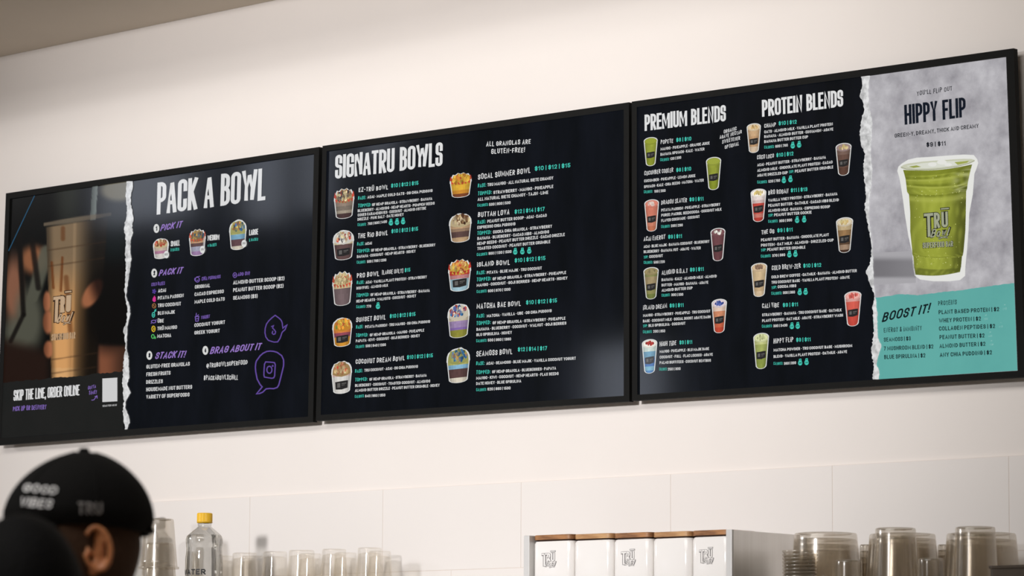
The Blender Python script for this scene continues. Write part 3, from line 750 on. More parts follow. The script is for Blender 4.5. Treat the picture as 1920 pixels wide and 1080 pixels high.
def icon_3(b):
    b.ring(287.6, 590.4, 2.4, 4.4, 1.3, TEAL, 2); b.stroke([(289, 586), (292.5, 579.6)], 1.6, TEAL, 2); b.stroke([(289.4, 581.4), (293, 583.4)], 1.2, TEAL, 2); b.disc(287.6, 590.6, .9, 1.6, TEAL, 2)
def icon_4(b):
    b.ring(288, 602.9, 4.2, 2.6, 1.2, (128, 100, 186), 2); b.stroke([(284, 605.5), (283, 606.8)], 1.1, (128, 100, 186), 2); b.stroke([(291.5, 601), (293.5, 599)], 1.1, (128, 100, 186), 2)
def icon_5(b):
    b.ring(287.7, 616.6, 3.1, 5.2, 1.3, (224, 190, 44), 2); b.stroke([(286.4, 614), (289, 616.6), (286.4, 619.4)], 1.1, (224, 190, 44), 2)
def icon_6(b):
    b.ring(286.6, 630.8, 2.5, 3.6, 1.3, (88, 196, 104), 2); b.ring(290.6, 633.2, 1.3, 1.6, 1.1, (88, 196, 104), 2)
def icon_7(b):
    b.ring(370, 524.4, 3.9, 4.6, 1.1, P2, 2); b.stroke([(365.6, 521), (364.8, 524), (366, 527)], 1, P2, 2); b.stroke([(368, 519.4), (375, 518)], 1, P2, 2); b.stroke([(368.4, 525), (370, 526.4), (372.4, 524.4)], .9, P2, 2)
def icon_8(b):
    b.stroke([(366, 594), (367, 602.4), (371.6, 602), (372.8, 593), (366, 594)], 1.2, P2, 2); b.stroke([(366.6, 598), (372.4, 597.2)], 1.1, P2, 2); b.stroke([(367.4, 593.6), (368.2, 587)], 1.2, P2, 2); b.stroke([(369, 593.4), (372.4, 589.6)], 1.1, P2, 2)
def icon_9(b):
    b.ring(440.4, 515.9, 3.5, 4.6, 1.0, P2, 2); b.stroke([(440.4, 513.4), (440.4, 518.4)], .9, P2, 2); b.stroke([(438.4, 516.2), (442.4, 515.6)], .9, P2, 2)
for fn in (icon_0, icon_1, icon_2, icon_3, icon_4, icon_5, icon_6, icon_7, icon_8, icon_9): board_part('ingredient_icon', S1, L1, fn)
BUB = (96, 72, 152)
def bub1(b):
    b.stroke([(515.9, 591.2), (522, 595.6), (525.6, 598.6), (528, 602), (529.2, 605.7), (529.6, 610), (530.4, 615.5), (534, 612), (538.4, 608.9), (536, 614), (534.5, 618.1), (531, 621), (528.8, 623.4), (527, 629), (525, 634.5), (520.6, 641), (514, 641.4), (509.4, 640.3), (503, 638), (498.5, 632), (496.8, 624), (497.2, 616), (499.4, 608), (503.5, 602), (509.7, 596), (515.9, 591.2)], 2.1, BUB, 2)
    b.stroke([(508.4, 612.6), (513, 610.4), (511, 615), (514.4, 618.4), (516.8, 622), (515.6, 626.2), (512.6, 627), (510.2, 624.6), (511.6, 620.4)], 2.0, BUB, 2)
board_part('speech_bubble_doodle', S1, L1, bub1)
def bub2(b):
    f = lambda p: (260+p[0]/5.333, 620+p[1]/5.333)
    b.stroke([f(p) for p in ((1170,330),(1176,305),(1190,285),(1215,250),(1245,225),(1280,208),(1315,204),(1350,207),(1385,217),(1430,250),(1448,290),(1450,320),(1448,355),(1430,430),(1415,490),(1400,545),(1385,568),(1350,580),(1310,578),(1275,582),(1258,597),(1240,615),(1210,628),(1178,632),(1205,600),(1235,562),(1215,540),(1185,485),(1170,410),(1167,365),(1170,330))], 2.4, BUB, 2)
    b.stroke([f(p) for p in ((1270,312),(1330,316),(1358,320),(1366,340),(1362,400),(1360,450),(1350,472),(1330,476),(1290,470),(1258,464),(1252,445),(1254,390),(1258,335),(1270,312))], 2.2, BUB, 2)
    b.ring(260+1307/5.333, 620+391/5.333, 4.8, 6.6, 2.2, BUB, 2); b.disc(260+1340/5.333, 620+352/5.333, 1.6, 1.9, BUB, 2)
board_part('speech_bubble_doodle', S1, L1, bub2)

# ---- middle screen
o2 = [(604.7, 273.6), (1179.2, 191.7), (1180.1, 752.8), (592.1, 789.3)]
i2 = [(612.5, 283.3), (1169.4, 205.6), (1169.4, 742.1), (601.5, 777.9)]
S2, L2 = screen(o2, i2, 'middle black framed menu screen headed SIGNATRU BOWLS with ten bowl pictures')
board_part('heading_lettering', S2, L2, lambda b: b.text(628, 336.6, 829.5, 311.6, 46.5, 'cond', 'SIGNATRU BOWLS', WHITE, 2))
board_part('granola_note_lettering', S2, L2, entry([('n', 911.8, 274.6, 994.9, 269.5, 'ALL GRANOLAS ARE', 9), ('n', 921.1, 288.4, 984, 285.3, 'GLUTEN-FREE!', 9)]))
PR3, PRS = '$10 | $12 | $15', '$12 | $14 | $17'
BOWLS = [
 [('n',672.5,360.7,727.6,354.6,'EZ-TRÜ BOWL',8.2),('p',733.2,351.9,784.4,346.3,PR3),('b',671.3,374.8,686.2,373,'BASE:'),('t',688.9,372.5,810.8,359.9,'ACAI · MAPLE COLD OATS · OG CHIA PUDDING'),('b',671.3,389.4,695.9,386.6,'TOPPED:'),('t',697.7,386.6,810.3,374.8,'GF HEMP GRANOLA · STRAWBERRY · BANANA'),('t',670.7,398,814.7,383.6,'BLUEBERRY · ALMONDS · HEMP HEARTS · PUMPKIN SEEDS'),('t',670.7,406,798.8,392.9,'COUES CARAMEGDI IES · COCONUT · ALMOND NSTTBE'),('t',670.4,414.1,756.6,404.7,'DRIZZLE · PINK SALT · DATE HONEY'),('c',670.4,424.6,686.6,422.8,'CALORIES:'),('t',689.4,422.3,725.3,417.9,'700 | 900 | 1400',5.2),('k',732.9,416,'11G'),('k',744.3,415,'22G'),('k',755.7,413.9,'24G')],
 [('n',671.1,447.2,727.1,440.6,'THE RiO BOWL'),('p',733.8,437.2,783.7,432.3,PR3),('b',669.6,460.9,683,459.4,'BASE:'),('t',684.7,459.5,697,458.4,'ACAI'),('b',669.3,474.7,693.6,471.8,'TOPPED:'),('t',696,472.1,816,461.7,'GF HEMP GRANOLA · STRAWBERRY · BLUEBERRY'),('t',669.2,483.9,779,473.5,'BANANA · COCONUT · HEMP HEARTS · HONEY'),('c',668.9,495,685.6,493.2,'CALORIES:'),('t',688.1,493.1,724.1,489.8,'500 | 700 | 1200',5.2)],
 [('n',669.2,520.9,710.7,517.2,'PRO BOWL'),('n',716.3,515,755.6,511.3,'[LARGE ONLY]',8),('p',758.8,510.3,769.2,509.1,'$15'),('b',668.9,533.2,683,531.7,'BASE:'),('t',685.5,532.1,800,521.7,'ACAI · VANILLA PLANT PROTEIN · STRAWBERRY'),('t',668.4,543.2,727.4,537.4,'BODYFUEL · ALMOND MILK'),('b',668.1,557.7,692,555,'TOPPED:'),('t',694.8,555.3,805.6,547.3,'GF HEMP GRANOLA · STRAWBERRY · BANANA'),('t',668.1,567.6,780,557.2,'HEMP HEARTS · WALNUTS · COCONUT · HONEY'),('c',668.1,578.4,685.6,576.9,'CALORIES:'),('t',687.1,577.2,695.6,576.5,'770',5.2),('k',708.6,572.6,'42G')],
 [('n',667.8,604,722.9,598.9,'SUNSET BOWL'),('p',730.8,596.5,778.9,592.2,PR3),('b',667.6,616.6,681,615.1,'BASE:'),('t',684.6,615.6,806.2,605.4,'PITAYA PASSION · TRU MANGO · OG CHIA PUDDING'),('b',667.2,632.5,690,630.5,'TOPPED:'),('t',693.3,630.9,795.2,621.7,'GF HEMP GRANOLA · MANGO · PINEAPPLE'),('t',667.2,642.1,787,631.9,'PAPAYA · KIWI · COCONUT · GOJI BERRIES · HONEY'),('c',666.8,653.3,683.5,651.3,'CALORIES:'),('t',685.6,651.3,723.3,648.8,'500 | 840 | 1200',5.2)],
 [('n',666.8,682.9,758.5,675.9,'COCONUT DREAM BOWL'),('p',763,673.5,811.5,669.8,PR3),('b',665.8,699.2,680,697.7,'BASE:'),('t',683.1,697.1,783.4,689.6,'TRU COCONUT · ACAI · OG CHIA PUDDING'),('b',665.8,715.7,689,713.5,'TOPPED:'),('t',692.7,714,799.7,706.3,'GF HEMP GRANOLA · STRAWBERRY · BANANA'),('t',665.8,725.6,806.4,717.1,'BLUEBERRY · COCONUT · TOASTED COCONUT · ALMONDS'),('t',665.6,735,824.1,724.8,'ALMOND BUTTER DRIZZLE · PEANUT BUTTER CRUMBLE · HONEY'),('c',665.2,746.6,682.9,744.6,'CALORIES:'),('t',684.6,745.2,722.2,743.2,'640 | 960 | 1350',5.2)],
 [('n',896.2,336.9,994.4,324.2,'SOCAL SUMMER BOWL',10.5),('p',1002.7,320.2,1069.3,313.5,PR3,8),('b',896,351.8,911.6,349.6,'BASE:',7),('t',914,349.5,1037.3,336.4,'TRU MANGO · ALL NATURAL SIETE CHAMOY',6),('b',896,366.9,922,363.2,'TOPPED:',7),('t',925.1,364,1037.3,352.4,'STRAWBERRY · MANGO · PINEAPPLE',6),('t',895.6,376.9,1027.8,363.5,'ALL NATURAL SIETE CHAMOY · TAJIN · LIME',6),('c',895.1,388,915.6,385.8,'CALORIES:'),('t',917.1,386.2,957.1,382.4,'500 | 800 | 500',5.4)],
 [('n',896.2,407.5,955.1,402.4,'BUTTAH LOVA',9.5),('p',964.9,400.9,1021.1,395.3,PRS,7.6),('b',895.6,420.2,910.7,418.4,'BASE:',7),('t',913.8,418,1024.9,406.4,'PEANUT BUTTER SCOOP · ACAI · CACAO',5.8),('t',895.1,429.5,966.2,422.4,'ESPRESSO CHIA PUDDING',5.8),('b',894.9,441.3,921,438,'TOPPED:',7),('t',924.4,438,1034.9,426.9,'CUCKA CHIA GRANOLA · STRAWBERRY',5.8),('t',895.1,450.2,1029.3,437.3,'BANANA · BLUEBERRY · CACAO NIBS · ALMONDS',5.8),('t',894.7,459.8,1058.9,442.4,'HEMP SEEDS · PEANUT BUTTER DRIZZLE · CACAO DRIZZLE',5.8),('t',894.9,469.1,1031.6,455.8,'TOASTED COCONUT · PEANUT BUTTER CRUMBLE',5.8),('c',894,480.6,914.4,478,'CALORIES:'),('t',916,478,958.9,474.2,'900 | 1130 | 1500',5.4),('k',966,470.6,'22G'),('k',979.3,470.2,'26G'),('k',992.2,469,'32G')],
 [('n',894.5,500.2,955.8,496,'iSLAND BOWL',9),('p',965,492.2,1022.5,487.4,PR3,7.6),('b',893.8,515.2,910,513.5,'BASE:',7),('t',912.8,513.9,1015.8,505.2,'PITAYA · BLUE MAJIK · TRU COCONUT',5.6),('b',893.8,528.2,920.8,525.2,'TOPPED:',7),('t',923.7,525.7,1061.3,513.5,'GF HEMP GRANOLA · STRAWBERRY · PINEAPPLE',5.6),('t',893.7,537.7,1063.8,523.9,'MANGO · COCONUT · GOJI BERRIES · HEMP HEARTS · HONEY',5.6),('c',893.7,549.9,913,547.7,'CALORIES:'),('t',915,548.2,957,544.9,'600 | 870 | 1330',5.4)],
 [('n',893.8,579.4,976.3,573.2,'MATCHA BAE BOWL',10),('p',986.3,571,1044.2,566.9,PR3,7.6),('b',893.7,596,909,594.7,'BASE:',7),('t',912.8,595.2,1034.2,585.2,'MATCHA · VANILLA · UBE · OG CHIA PUDDING',5.6),('b',893.3,610.2,920,607.2,'TOPPED:',7),('t',923.7,608.2,1060,599.4,'GF HEMP GRANOLA · STRAWBERRY · PINEAPPLE',5.6),('t',893.3,620.5,1061.7,608.5,'BANANA · BLUEBERRY · COCONUT · WALNUT · GOJI BERRIES',5.6),('t',893.3,630.5,959.7,626,'BLU SPIRULINA · HONEY',5.6),('c',893,642.2,912.8,640.4,'CALORIES:'),('t',914.7,640.5,958,638.2,'500 | 860 | 1380',5.4)],
 [('n',893.2,668.4,960.3,663.4,'SEAMOSS BOWL',10.2),('p',970.9,659.1,1025.6,656.4,PRS,7.6),('b',892.9,684.9,908.7,683.9,'BASE:',7),('t',911.9,684.2,1079.6,674.4,'ACAI · SEAMOSS · BLUE MAJIK · VANILLA COCONUT YOGURT',5.6),('b',892.9,702,919.5,700,'TOPPED:',7),('t',922.8,699.9,1042.4,692.9,'GF HEMP GRANOLA · BLUEBERRIES · PAPAYA',5.6),('t',892.9,711.9,1047.2,703.1,'MANGO · KIWI · COCONUT · HEMP HEARTS · FLAX SEEDS',5.6),('t',892.9,722.1,977.2,717,'DATE HONEY · BLUE SPIRULINA',5.6),('c',892.9,734,912,732.5,'CALORIES:'),('t',914.1,732.3,957.1,730.1,'620 | 860 | 1500',5.4)],
]
for rows in BOWLS: board_part('menu_entry_lettering', S2, L2, entry(rows))
BPIC = [
 (626,353,664.5,411,[(0,(140,120,104)),(.3,(122,108,94)),(.55,(156,142,122)),(.72,(72,48,46))],[GRA,BAN,DK,DK,(150,130,100)],None,(206,66,46),'strawberry and granola bowl picture'),
 (624,431,664,488.5,[(0,(214,196,150)),(.12,(96,70,68)),(1,(90,66,64))],[(232,226,214),BAN,BAN,DK,(232,226,214),RED],1,None,'blueberry and coconut bowl picture'),
 (623,508.6,660.5,574.5,[(0,(214,190,140)),(.15,(112,92,94)),(1,(104,84,86))],[BAN,BAN,GRA,(206,176,120)],None,(206,76,50),'tall purple bowl picture with bananas'),
 (623,594.6,660.5,651,[(0,(220,120,50)),(.2,(150,66,84)),(.45,(206,136,34)),(1,(190,120,30))],[(236,150,40),(240,196,60),(150,170,60),(236,150,40),RED],1,None,'orange mango and kiwi bowl picture'),
 (621,676,660,739.5,[(0,(216,180,170)),(.12,(208,204,198)),(1,(214,210,206))],[GRA,(206,168,110),GRA,BAN,RED],1,None,'white coconut bowl picture'),
 (843,323.8,884.5,371,[(0,(226,170,40)),(.5,(214,140,36)),(.75,(130,66,34))],[(232,166,40),(238,190,60),(220,130,40)],None,(200,60,40),'yellow mango bowl picture'),
 (841.5,399.6,884.5,455.5,[(0,(190,150,110)),(.2,(150,118,92)),(.38,(92,66,62)),(.72,(186,150,110))],[(214,190,140),(110,72,44),(90,56,36),(214,190,150),(150,104,64)],None,None,'banana bowl picture with chocolate drizzle'),
 (840,486,883.5,547.5,[(0,(200,56,44)),(.14,(190,120,120)),(.34,(150,186,200)),(1,(140,180,196))],[(236,190,60),(220,150,60),(240,206,120),RED],1,(206,52,38),'red and pale blue bowl picture'),
 (838.8,568,881,635,[(0,(200,186,160)),(.18,(150,124,170)),(.5,(128,96,168)),(.62,(140,136,46)),(1,(130,126,40))],[(228,216,190),BLU,(40,90,160),RED,BLU,RED],None,None,'purple and green bowl picture with blueberries'),
 (837,651,881.5,719.5,[(0,(186,184,96)),(.14,(120,172,204)),(.34,(90,62,60)),(.76,(206,196,176))],[(176,178,92),BLU,BLU,(50,110,150),(190,186,80),(70,64,60),(206,140,60)],None,None,'layered blue and brown bowl picture'),
]
for i, (a, b_, c, d, ly, tp, lb, spk, lab) in enumerate(BPIC):
    board_part('bowl_picture', S2, L2, food_pic(a, b_, c, d, ly, tp, label=lb, spikes=spk, seed=20+i), label=lab)

# ---- right screen
o3 = [(1184.4, 190.6), (1900.6, 90.4), (1922.5, 707), (1185, 751.5)]
i3 = [(1193.9, 200.8), (1886.3, 106.9), (1907.9, 695), (1195, 740.1)]
S3, L3 = screen(o3, i3, 'rightmost black framed menu screen of blends with a large green drink poster')
board_part('heading_lettering', S3, L3, lambda b: b.text(1208.7, 246.2, 1361, 227.4, 31.5, 'cond', 'PREMIUM BLENDS', WHITE, 2))
board_part('heading_lettering', S3, L3, lambda b: b.text(1428.9, 219.6, 1581, 199.8, 32.5, 'cond', 'PROTEIN BLENDS', WHITE, 2))
board_part('sweetener_note_lettering', S3, L3, entry([('n',1357.2,250.6,1381,244.4,'ORGANIC',7),('n',1349.5,261.2,1390.8,250.2,'AGAVE NECTAR',7),('n',1354.2,269.6,1387.6,262,'SWEETENER',7),('n',1359,279.1,1385.4,272.9,'OPTIONAL',7)]))
P2A, P2B, P2C, P2D = '$8 | $10', '$9 | $11', '$10 | $12', '$11 | $13'
BLENDS = [
 [('n',1238.9,270.5,1262.2,267.8,'POPEYE',8),('p',1268,266.1,1296.1,263.3,P2A),('t',1238.6,282.3,1330.4,270.8,'MANGO · PINEAPPLE · ORANGE JUICE'),('t',1238.4,292.3,1320.8,281.9,'BANANA SPINACH · KALE · WATER'),('c',1238,302.8,1254.8,300.7,'CALORIES:'),('t',1256.5,300.4,1277.1,297.6,'120 | 230',5.2)],
 [('n',1208.2,329.4,1262.2,322.7,'CUCUMBER COOLER',8.5),('p',1268,322.4,1295.8,319.7,P2A),('t',1207.8,342.1,1303.7,331.9,'CUCUMBER · PINEAPPLE · LEMON JUICE'),('t',1207.6,353,1319.5,340.3,'SPINACH · KALE · CHIA SEEDS · MATCHA · WATER'),('c',1207.3,362.9,1223.6,361.1,'CALORIES:'),('t',1226.6,361.4,1247.7,359.7,'160 | 200',5.2)],
 [('n',1240,383.9,1288,378.9,'DRAGON SLAYER',8.5),('p',1292.8,377.7,1319.2,376,P2B),('t',1240,396.9,1350.3,385.7,'PITAYA PASSION · PINEAPPLE · STRAWBERRY'),('t',1240,406.4,1352.8,394.9,'PUREE: PACRBL SEEDCOCOA · COCONUT MILK'),('t',1240,416.5,1311.7,408.5,'FLAVER COCONADE · COCONUT'),('c',1239.7,428,1256.3,426.2,'CALORIES:'),('t',1258,426,1280,424.4,'200 | 290',5.2)],
 [('n',1207,452.7,1247.2,448.5,'ACAi ENERGY',8.5),('p',1252.8,447.7,1278.8,446,P2B),('t',1207,465.2,1330,455.2,'ACAI · BLUE MAJIK · BANANA COCONUT · BLUEBERRY'),('t',1207,474.9,1313.8,467.4,'BLUEBERRY · BANANA NUT · AGAVE · WATER'),('b',1207,485.2,1215.5,484.4,'TOP:',5.8),('t',1217.5,484,1242.8,481.9,'COCONUT'),('c',1207,495.2,1223.8,494.1,'CALORIES:'),('t',1225.8,494.4,1246.3,493,'500 | 220',5.2)],
 [('n',1240.8,516,1289.2,511,'ALMOND G.O.A.T',9),('p',1293.8,509.4,1319.7,507.7,P2B),('t',1240.5,527.4,1343.8,520.2,'BANANA · KALE · ALMOND MILK · ALMOND'),('t',1240.5,537.4,1328,531.9,'BUTTER · MANGO · BANANA · AGAVE'),('t',1240.7,547.1,1298.5,542.4,'ALMOND BUTTER CUP'),('c',1240.6,556.9,1256.3,555.1,'CALORIES:'),('t',1258.7,555.4,1280.9,554.5,'300 | 330',5.2)],
 [('n',1205.9,581.3,1250.4,577.6,'iSLAND DREAM',8.5),('p',1255.6,576.7,1281.9,575.4,P2B),('t',1205.9,594.3,1331.9,585.9,'MANGO · STRAWBERRY · PINEAPPLE · TRU COCONUT'),('t',1205.6,604.8,1332.4,596.5,'BASE · COCONUT MILK · SOCIAL BOOST AGAVE DASH'),('b',1205.6,614.2,1214.3,613.4,'TOP:',5.8),('t',1216.1,613.2,1285,608.7,'BLU SPIRULINA · COCONUT'),('c',1205.6,625.4,1222.6,624.1,'CALORIES:'),('t',1224.8,623.9,1247,623,'200 | 350',5.2)],
 [('n',1237,649.8,1268,647.4,'HiGH TiDE',9),('p',1274,645.8,1298,644.6,P2B),('t',1237,661.9,1329.4,656.3,'MANGO · PINEAPPLE · BLU MAJIK BASE'),('t',1237,672.4,1336.5,667.1,'COCONUT · FULL · FLAC LOCOCO · AGAVE'),('t',1236.9,682.8,1332.8,678.2,'PALMO BUFFITEES · COCONUT BENTBDS'),('c',1236.1,695.2,1250.9,694.2,'CALORIES:'),('t',1252.2,694.8,1275.9,693.7,'250 | 300',5.2)],
 [('n',1433.1,240,1454.8,237.2,'CHAMP',8),('p',1460,235,1493.7,231.7,P2C),('t',1433,250.2,1561.3,235,'OATS · ALMOND MILK · VANILLA PLANT PROTEIN'),('t',1433,258.9,1562.2,244.6,'BANANA · ALMOND BUTTER · CINNAMON · AGAVE'),('t',1433,268.3,1515,259.1,'BANANA BUTTER BUTTER CUP'),('c',1433.1,279.2,1451.7,277.2,'CALORIES:'),('t',1453.9,277.1,1477,274.6,'600 | 760',5.2),('k',1486.3,271.6,'20G'),('k',1498.3,270,'27G')],
 [('n',1419.6,299.2,1451,295.6,'COCO LOCO',8),('p',1455.7,294.6,1487.6,291.2,P2C),('t',1420,312.2,1548.3,297.4,'ACAI · PEANUT BUTTER · STRAWBERRY · BANANA'),('t',1420,322.4,1560.9,306.3,'ALMOND MILK · CHOCOLATE PLANT PROTEIN · CACAO'),('t',1420,331.7,1477,326.1,'AGAVE DRIZZLED CUP'),('b',1479.4,325.2,1488.7,324.2,'TOP:',5.8),('t',1490.6,323.9,1562.2,315.6,'PEANUT BUTTER CRUMBLE'),('c',1420,344.6,1438.5,343,'CALORIES:'),('t',1440.9,342.8,1462.6,340.6,'520 | 760',5.2),('k',1469.6,336.6,'22G'),('k',1482,334.8,'29G')],
 [('n',1440.8,365.5,1478,362.2,'BRO ROGAN',9),('p',1482.8,360.5,1513.8,358.2,P2D),('t',1440.5,378.5,1570,366,'VANILLA WHEY PROTEIN · STRAWBERRY · BANANA'),('t',1440.5,388.2,1572.8,377.2,'PEANUT BUTTER · OATMILK · CACAO NIBS BLEND'),('t',1440.5,397.7,1556.3,389.9,'ALMOND MILK · BANANA · ESPRESSO SCOOP'),('b',1440.5,407.2,1450,405.8,'TOP:',5.8),('t',1451.7,405.7,1521.7,400.5,'PEANUT BUTTER COOKIE'),('c',1440.5,418.2,1458.7,416.5,'CALORIES:'),('t',1461.2,416.9,1485,414.9,'300 | 300',5.2),('k',1494.5,411.4,'38G'),('k',1507.7,410.4,'57G')],
 [('n',1427.8,439.4,1451.7,437.4,'THE OG',8.5),('p',1457.5,435.7,1486.3,433.9,P2B),('t',1427,452.7,1554.2,442.7,'PEANUT BUTTER · BANANA · CHOCOLATE PLANT'),('t',1427,462.7,1563,452.7,'PROTEIN · OAT MILK · ALMOND · DRIZZLED CUP'),('b',1427,471.9,1437,471,'TOP:',5.8),('t',1438.8,470.7,1510,466,'PEANUT BUTTER CRUMBLE'),('c',1426.7,483.5,1445.5,481.8,'CALORIES:'),('t',1448,481.9,1472,480.2,'370 | 380',5.2),('k',1480,475.9,'23G'),('k',1491.3,474.9,'26G')],
 [('n',1447.2,506.9,1501.2,502.7,'COLD BREW-ZER',9.2),('p',1506.2,501.9,1539.7,500.2,P2C),('t',1446.6,522.2,1606.4,510,'COLD BREW COFFEE · OATMILK · BANANA · ALMOND BUTTER'),('t',1446.6,532.2,1593.1,522.2,'TRU COCONUT BASE · VANILLA PLANT PROTEIN · AGAVE'),('b',1446.6,542.4,1456.3,541,'TOP:',5.8),('t',1458.3,540.5,1492.9,538.3,'COCOA NIBS'),('c',1446.4,553.2,1466,551.7,'CALORIES:'),('t',1468,551.5,1490.4,550.1,'300 | 360',5.2),('k',1499.4,546.6,'25G'),('k',1510.4,546,'35G')],
 [('n',1429.1,578,1460.7,576.2,'CALi ViBE',9),('p',1467.8,575.6,1496.4,574,P2B),('t',1429.1,593.3,1577.9,583.7,'STRAWBERRY · BANANA · TRU COCONUT BASE · OATMILK'),('t',1429.1,604.1,1580.5,593.5,'PLANT PROTEIN · OAT MILK · AGAVE · STRAWBERRY WASH'),('c',1428.7,614.9,1448,613.3,'CALORIES:'),('t',1450.1,613.7,1476.2,612.2,'330 | 3400',5.2),('k',1484.7,610.3,'21G'),('k',1495.7,609.7,'32G')],
 [('n',1450.5,643.8,1487.4,641.2,'HiPPY FLiP',9.2),('p',1492.9,640.8,1520,639.8,P2B),('t',1450.5,659.1,1597.8,650.6,'MATCHA POWDER · TRU COCONUT BASE · MUSHROOM'),('t',1450.5,671.3,1588.2,661.8,'BLEND · VANILLA PLANT PROTEIN · OATMILK · AGAVE'),('c',1450.5,684.6,1467.8,683.6,'CALORIES:'),('t',1470,684.2,1492.5,682.6,'360 | 330',5.2),('k',1500.2,678.4,'19G'),('k',1512.2,677.6,'29G')],
]
for rows in BLENDS: board_part('menu_entry_lettering', S3, L3, entry(rows))
GRN = (146, 156, 40)
CPIC = [
 (1207.4,257,1232.6,312.3,[(0,(150,160,48)),(.5,(136,146,36))],[GRN],1,'green smoothie picture beside the first blend'),
 (1324.1,294,1351.8,357.4,[(0,(144,154,44)),(.5,(130,142,34))],[(150,160,50)],1,'green smoothie picture beside the second blend'),
 (1208.5,373.5,1235.2,435.2,[(0,(212,116,92)),(.5,(206,120,92)),(.8,(190,104,72))],[(214,120,100),(236,214,200),(230,190,176)],1,'salmon smoothie picture'),
 (1332.6,427,1359.7,490.7,[(0,(112,66,70)),(.5,(104,60,64))],[(120,74,78),(228,220,206),(236,230,220)],1,'maroon smoothie picture'),
 (1206.8,500.6,1234.7,562.4,[(0,(134,136,76)),(.12,(160,140,98)),(.5,(140,136,76)),(.8,(112,122,56))],[(150,134,86),(160,144,96)],1,'olive smoothie picture'),
 (1334.4,560,1362.6,625.8,[(0,(222,190,170)),(.2,(210,130,90)),(.5,(206,90,56)),(.8,(196,64,40))],[(214,196,200),(60,80,170),(90,110,190)],1,'orange red smoothie picture with blue top'),
 (1203.8,635.5,1232.1,701.7,[(0,(190,206,196)),(.2,(96,150,180)),(.45,(56,110,180)),(.75,(110,170,196)),(.9,(60,120,180))],[(224,220,206),(190,50,40)],1,'blue swirled smoothie picture'),
 (1400.4,231,1426.2,287.6,[(0,(200,160,116)),(.3,(190,146,102)),(.75,(206,180,150))],[(216,190,150),(206,160,90),(226,196,140)],1,'tan smoothie picture at the top of the protein column'),
 (1567,267.8,1596.2,330.4,[(0,(120,92,80)),(.2,(104,74,62)),(.7,(92,62,50))],[(150,124,120),(214,190,130),(206,176,110)],1,'brown smoothie picture'),
 (1407.6,353.5,1436.5,417.2,[(0,(224,206,200)),(.18,(206,176,170)),(.3,(206,66,54)),(.7,(200,110,96)),(.85,(190,56,46))],[(236,226,214),(230,206,120),(226,196,110)],1,'white and red smoothie picture'),
 (1567.8,407,1599.4,475.5,[(0,(190,164,120)),(.2,(150,112,70)),(.6,(96,70,50)),(.72,(160,130,104)),(.9,(70,46,34))],[(206,190,160),(226,206,140),(206,170,100)],1,'layered peanut butter smoothie picture'),
 (1408.5,492.6,1438.2,557.9,[(0,(206,176,130)),(.4,(196,164,120)),(.8,(206,178,140))],[(206,176,136),(150,116,90)],1,'tan coffee smoothie picture'),
 (1583.4,545.6,1614.9,613.2,[(0,(222,150,140)),(.12,(222,86,70)),(.5,(206,66,52))],[(226,160,150),(220,90,80)],1,'red smoothie picture'),
 (1412.8,623.7,1441.5,693.4,[(0,(190,194,120)),(.15,(160,170,84)),(.5,(136,150,60))],[(206,210,150),(196,200,136)],1,'pale green smoothie picture'),
]
for i, (a, b_, c, d, ly, tp, lb, lab) in enumerate(CPIC):
    board_part('smoothie_picture', S3, L3, food_pic(a, b_, c, d, ly, tp, label=lb, cup=True, seed=50+i, sk=.09), label=lab)
# poster on the right screen
r1 = lambda p: (1600+p[0]/3.375, 80+p[1]/3.375)
r2 = lambda p: (1600+p[0]/3.0, 400+p[1]/3.0)
ST3L = [r1(p) for p in ((50,205),(52,217),(58,250),(42,340),(60,380),(70,420),(55,470),(38,580),(50,650),(75,700),(65,760),(65,830),(75,900),(80,960),(70,1060))]+[r2(p) for p in ((70,0),(85,80),(105,180),(100,240),(90,290),(70,330),(85,370),(100,410),(120,460),(108,520),(110,590),(115,650),(108,720),(100,780),(115,850),(110,900),(107,935))]
ST3R = [r1(p) for p in ((105,205),(105,217),(95,300),(100,400),(120,500),(115,620),(110,700),(120,800),(115,900),(100,1000),(102,1060))]+[r2(p) for p in ((84,0),(90,40),(110,200),(112,300),(115,400),(125,475),(135,560),(135,650),(140,700),(158,745),(140,800),(130,850),(148,890),(142,935))]
def conc(b):
    Y = [ (k/70) for k in range(71)]
    def row(v):
        yl = 142.5+(711.2-142.5)*v; xl = xat(ST3R, yl)-2; xr = 1886.3+(1907.9-1886.3)*v
        return (xl, yl+.0), (xr, 106.9+(695-106.9)*v)
    for a, c in zip(Y, Y[1:]):
        (p, q), (s, t_) = row(a), row(c); b.P([p, q, t_, s], (170, 168, 172), 1)
board_part('poster_backdrop', S3, L3, conc, M_concrete)
def cshadow(b):   # the photographed drink's soft shade on its concrete backdrop
    nx, ny = 26, 24; base = len(b.v)
    for j in range(ny+1):
        for i in range(nx+1):
            x = 1634+i*3.2; y = 474+j*2.5-.05*(x-1640)
            k = sm(478, 492, y)*(1-sm(516, 524, y))*(1-.25*sm(1640, 1712, x))
            col = mixc((166, 164, 168), (116, 114, 118), k)
            b.v.append(tuple(b.pt(x, y, 2))); b.c.append(lin(col))
    for j in range(ny):
        for i in range(nx):
            a = base+j*(nx+1)+i; b.f.append([a, a+nx+1, a+nx+2, a+1]); b.m.append(0)
def teal(b):
    top = [r2(p) for p in ((121,474),(125,475),(180,468),(250,456),(305,456),(360,461),(410,455),(480,445),(545,438),(600,434),(640,428),(690,420),(740,413),(800,405),(850,398),(905,392))]
    top = [(x, y+rnd.uniform(-.5, .5)) for x, y in jag(top, 0, 1, 4)]
    b.P(top+[(1907.7, 694.6), (1643, 711.4), (1640, 640), (1637, 600)], (94, 166, 160), 3)
board_part('boost_panel', S3, L3, teal, M_teal)
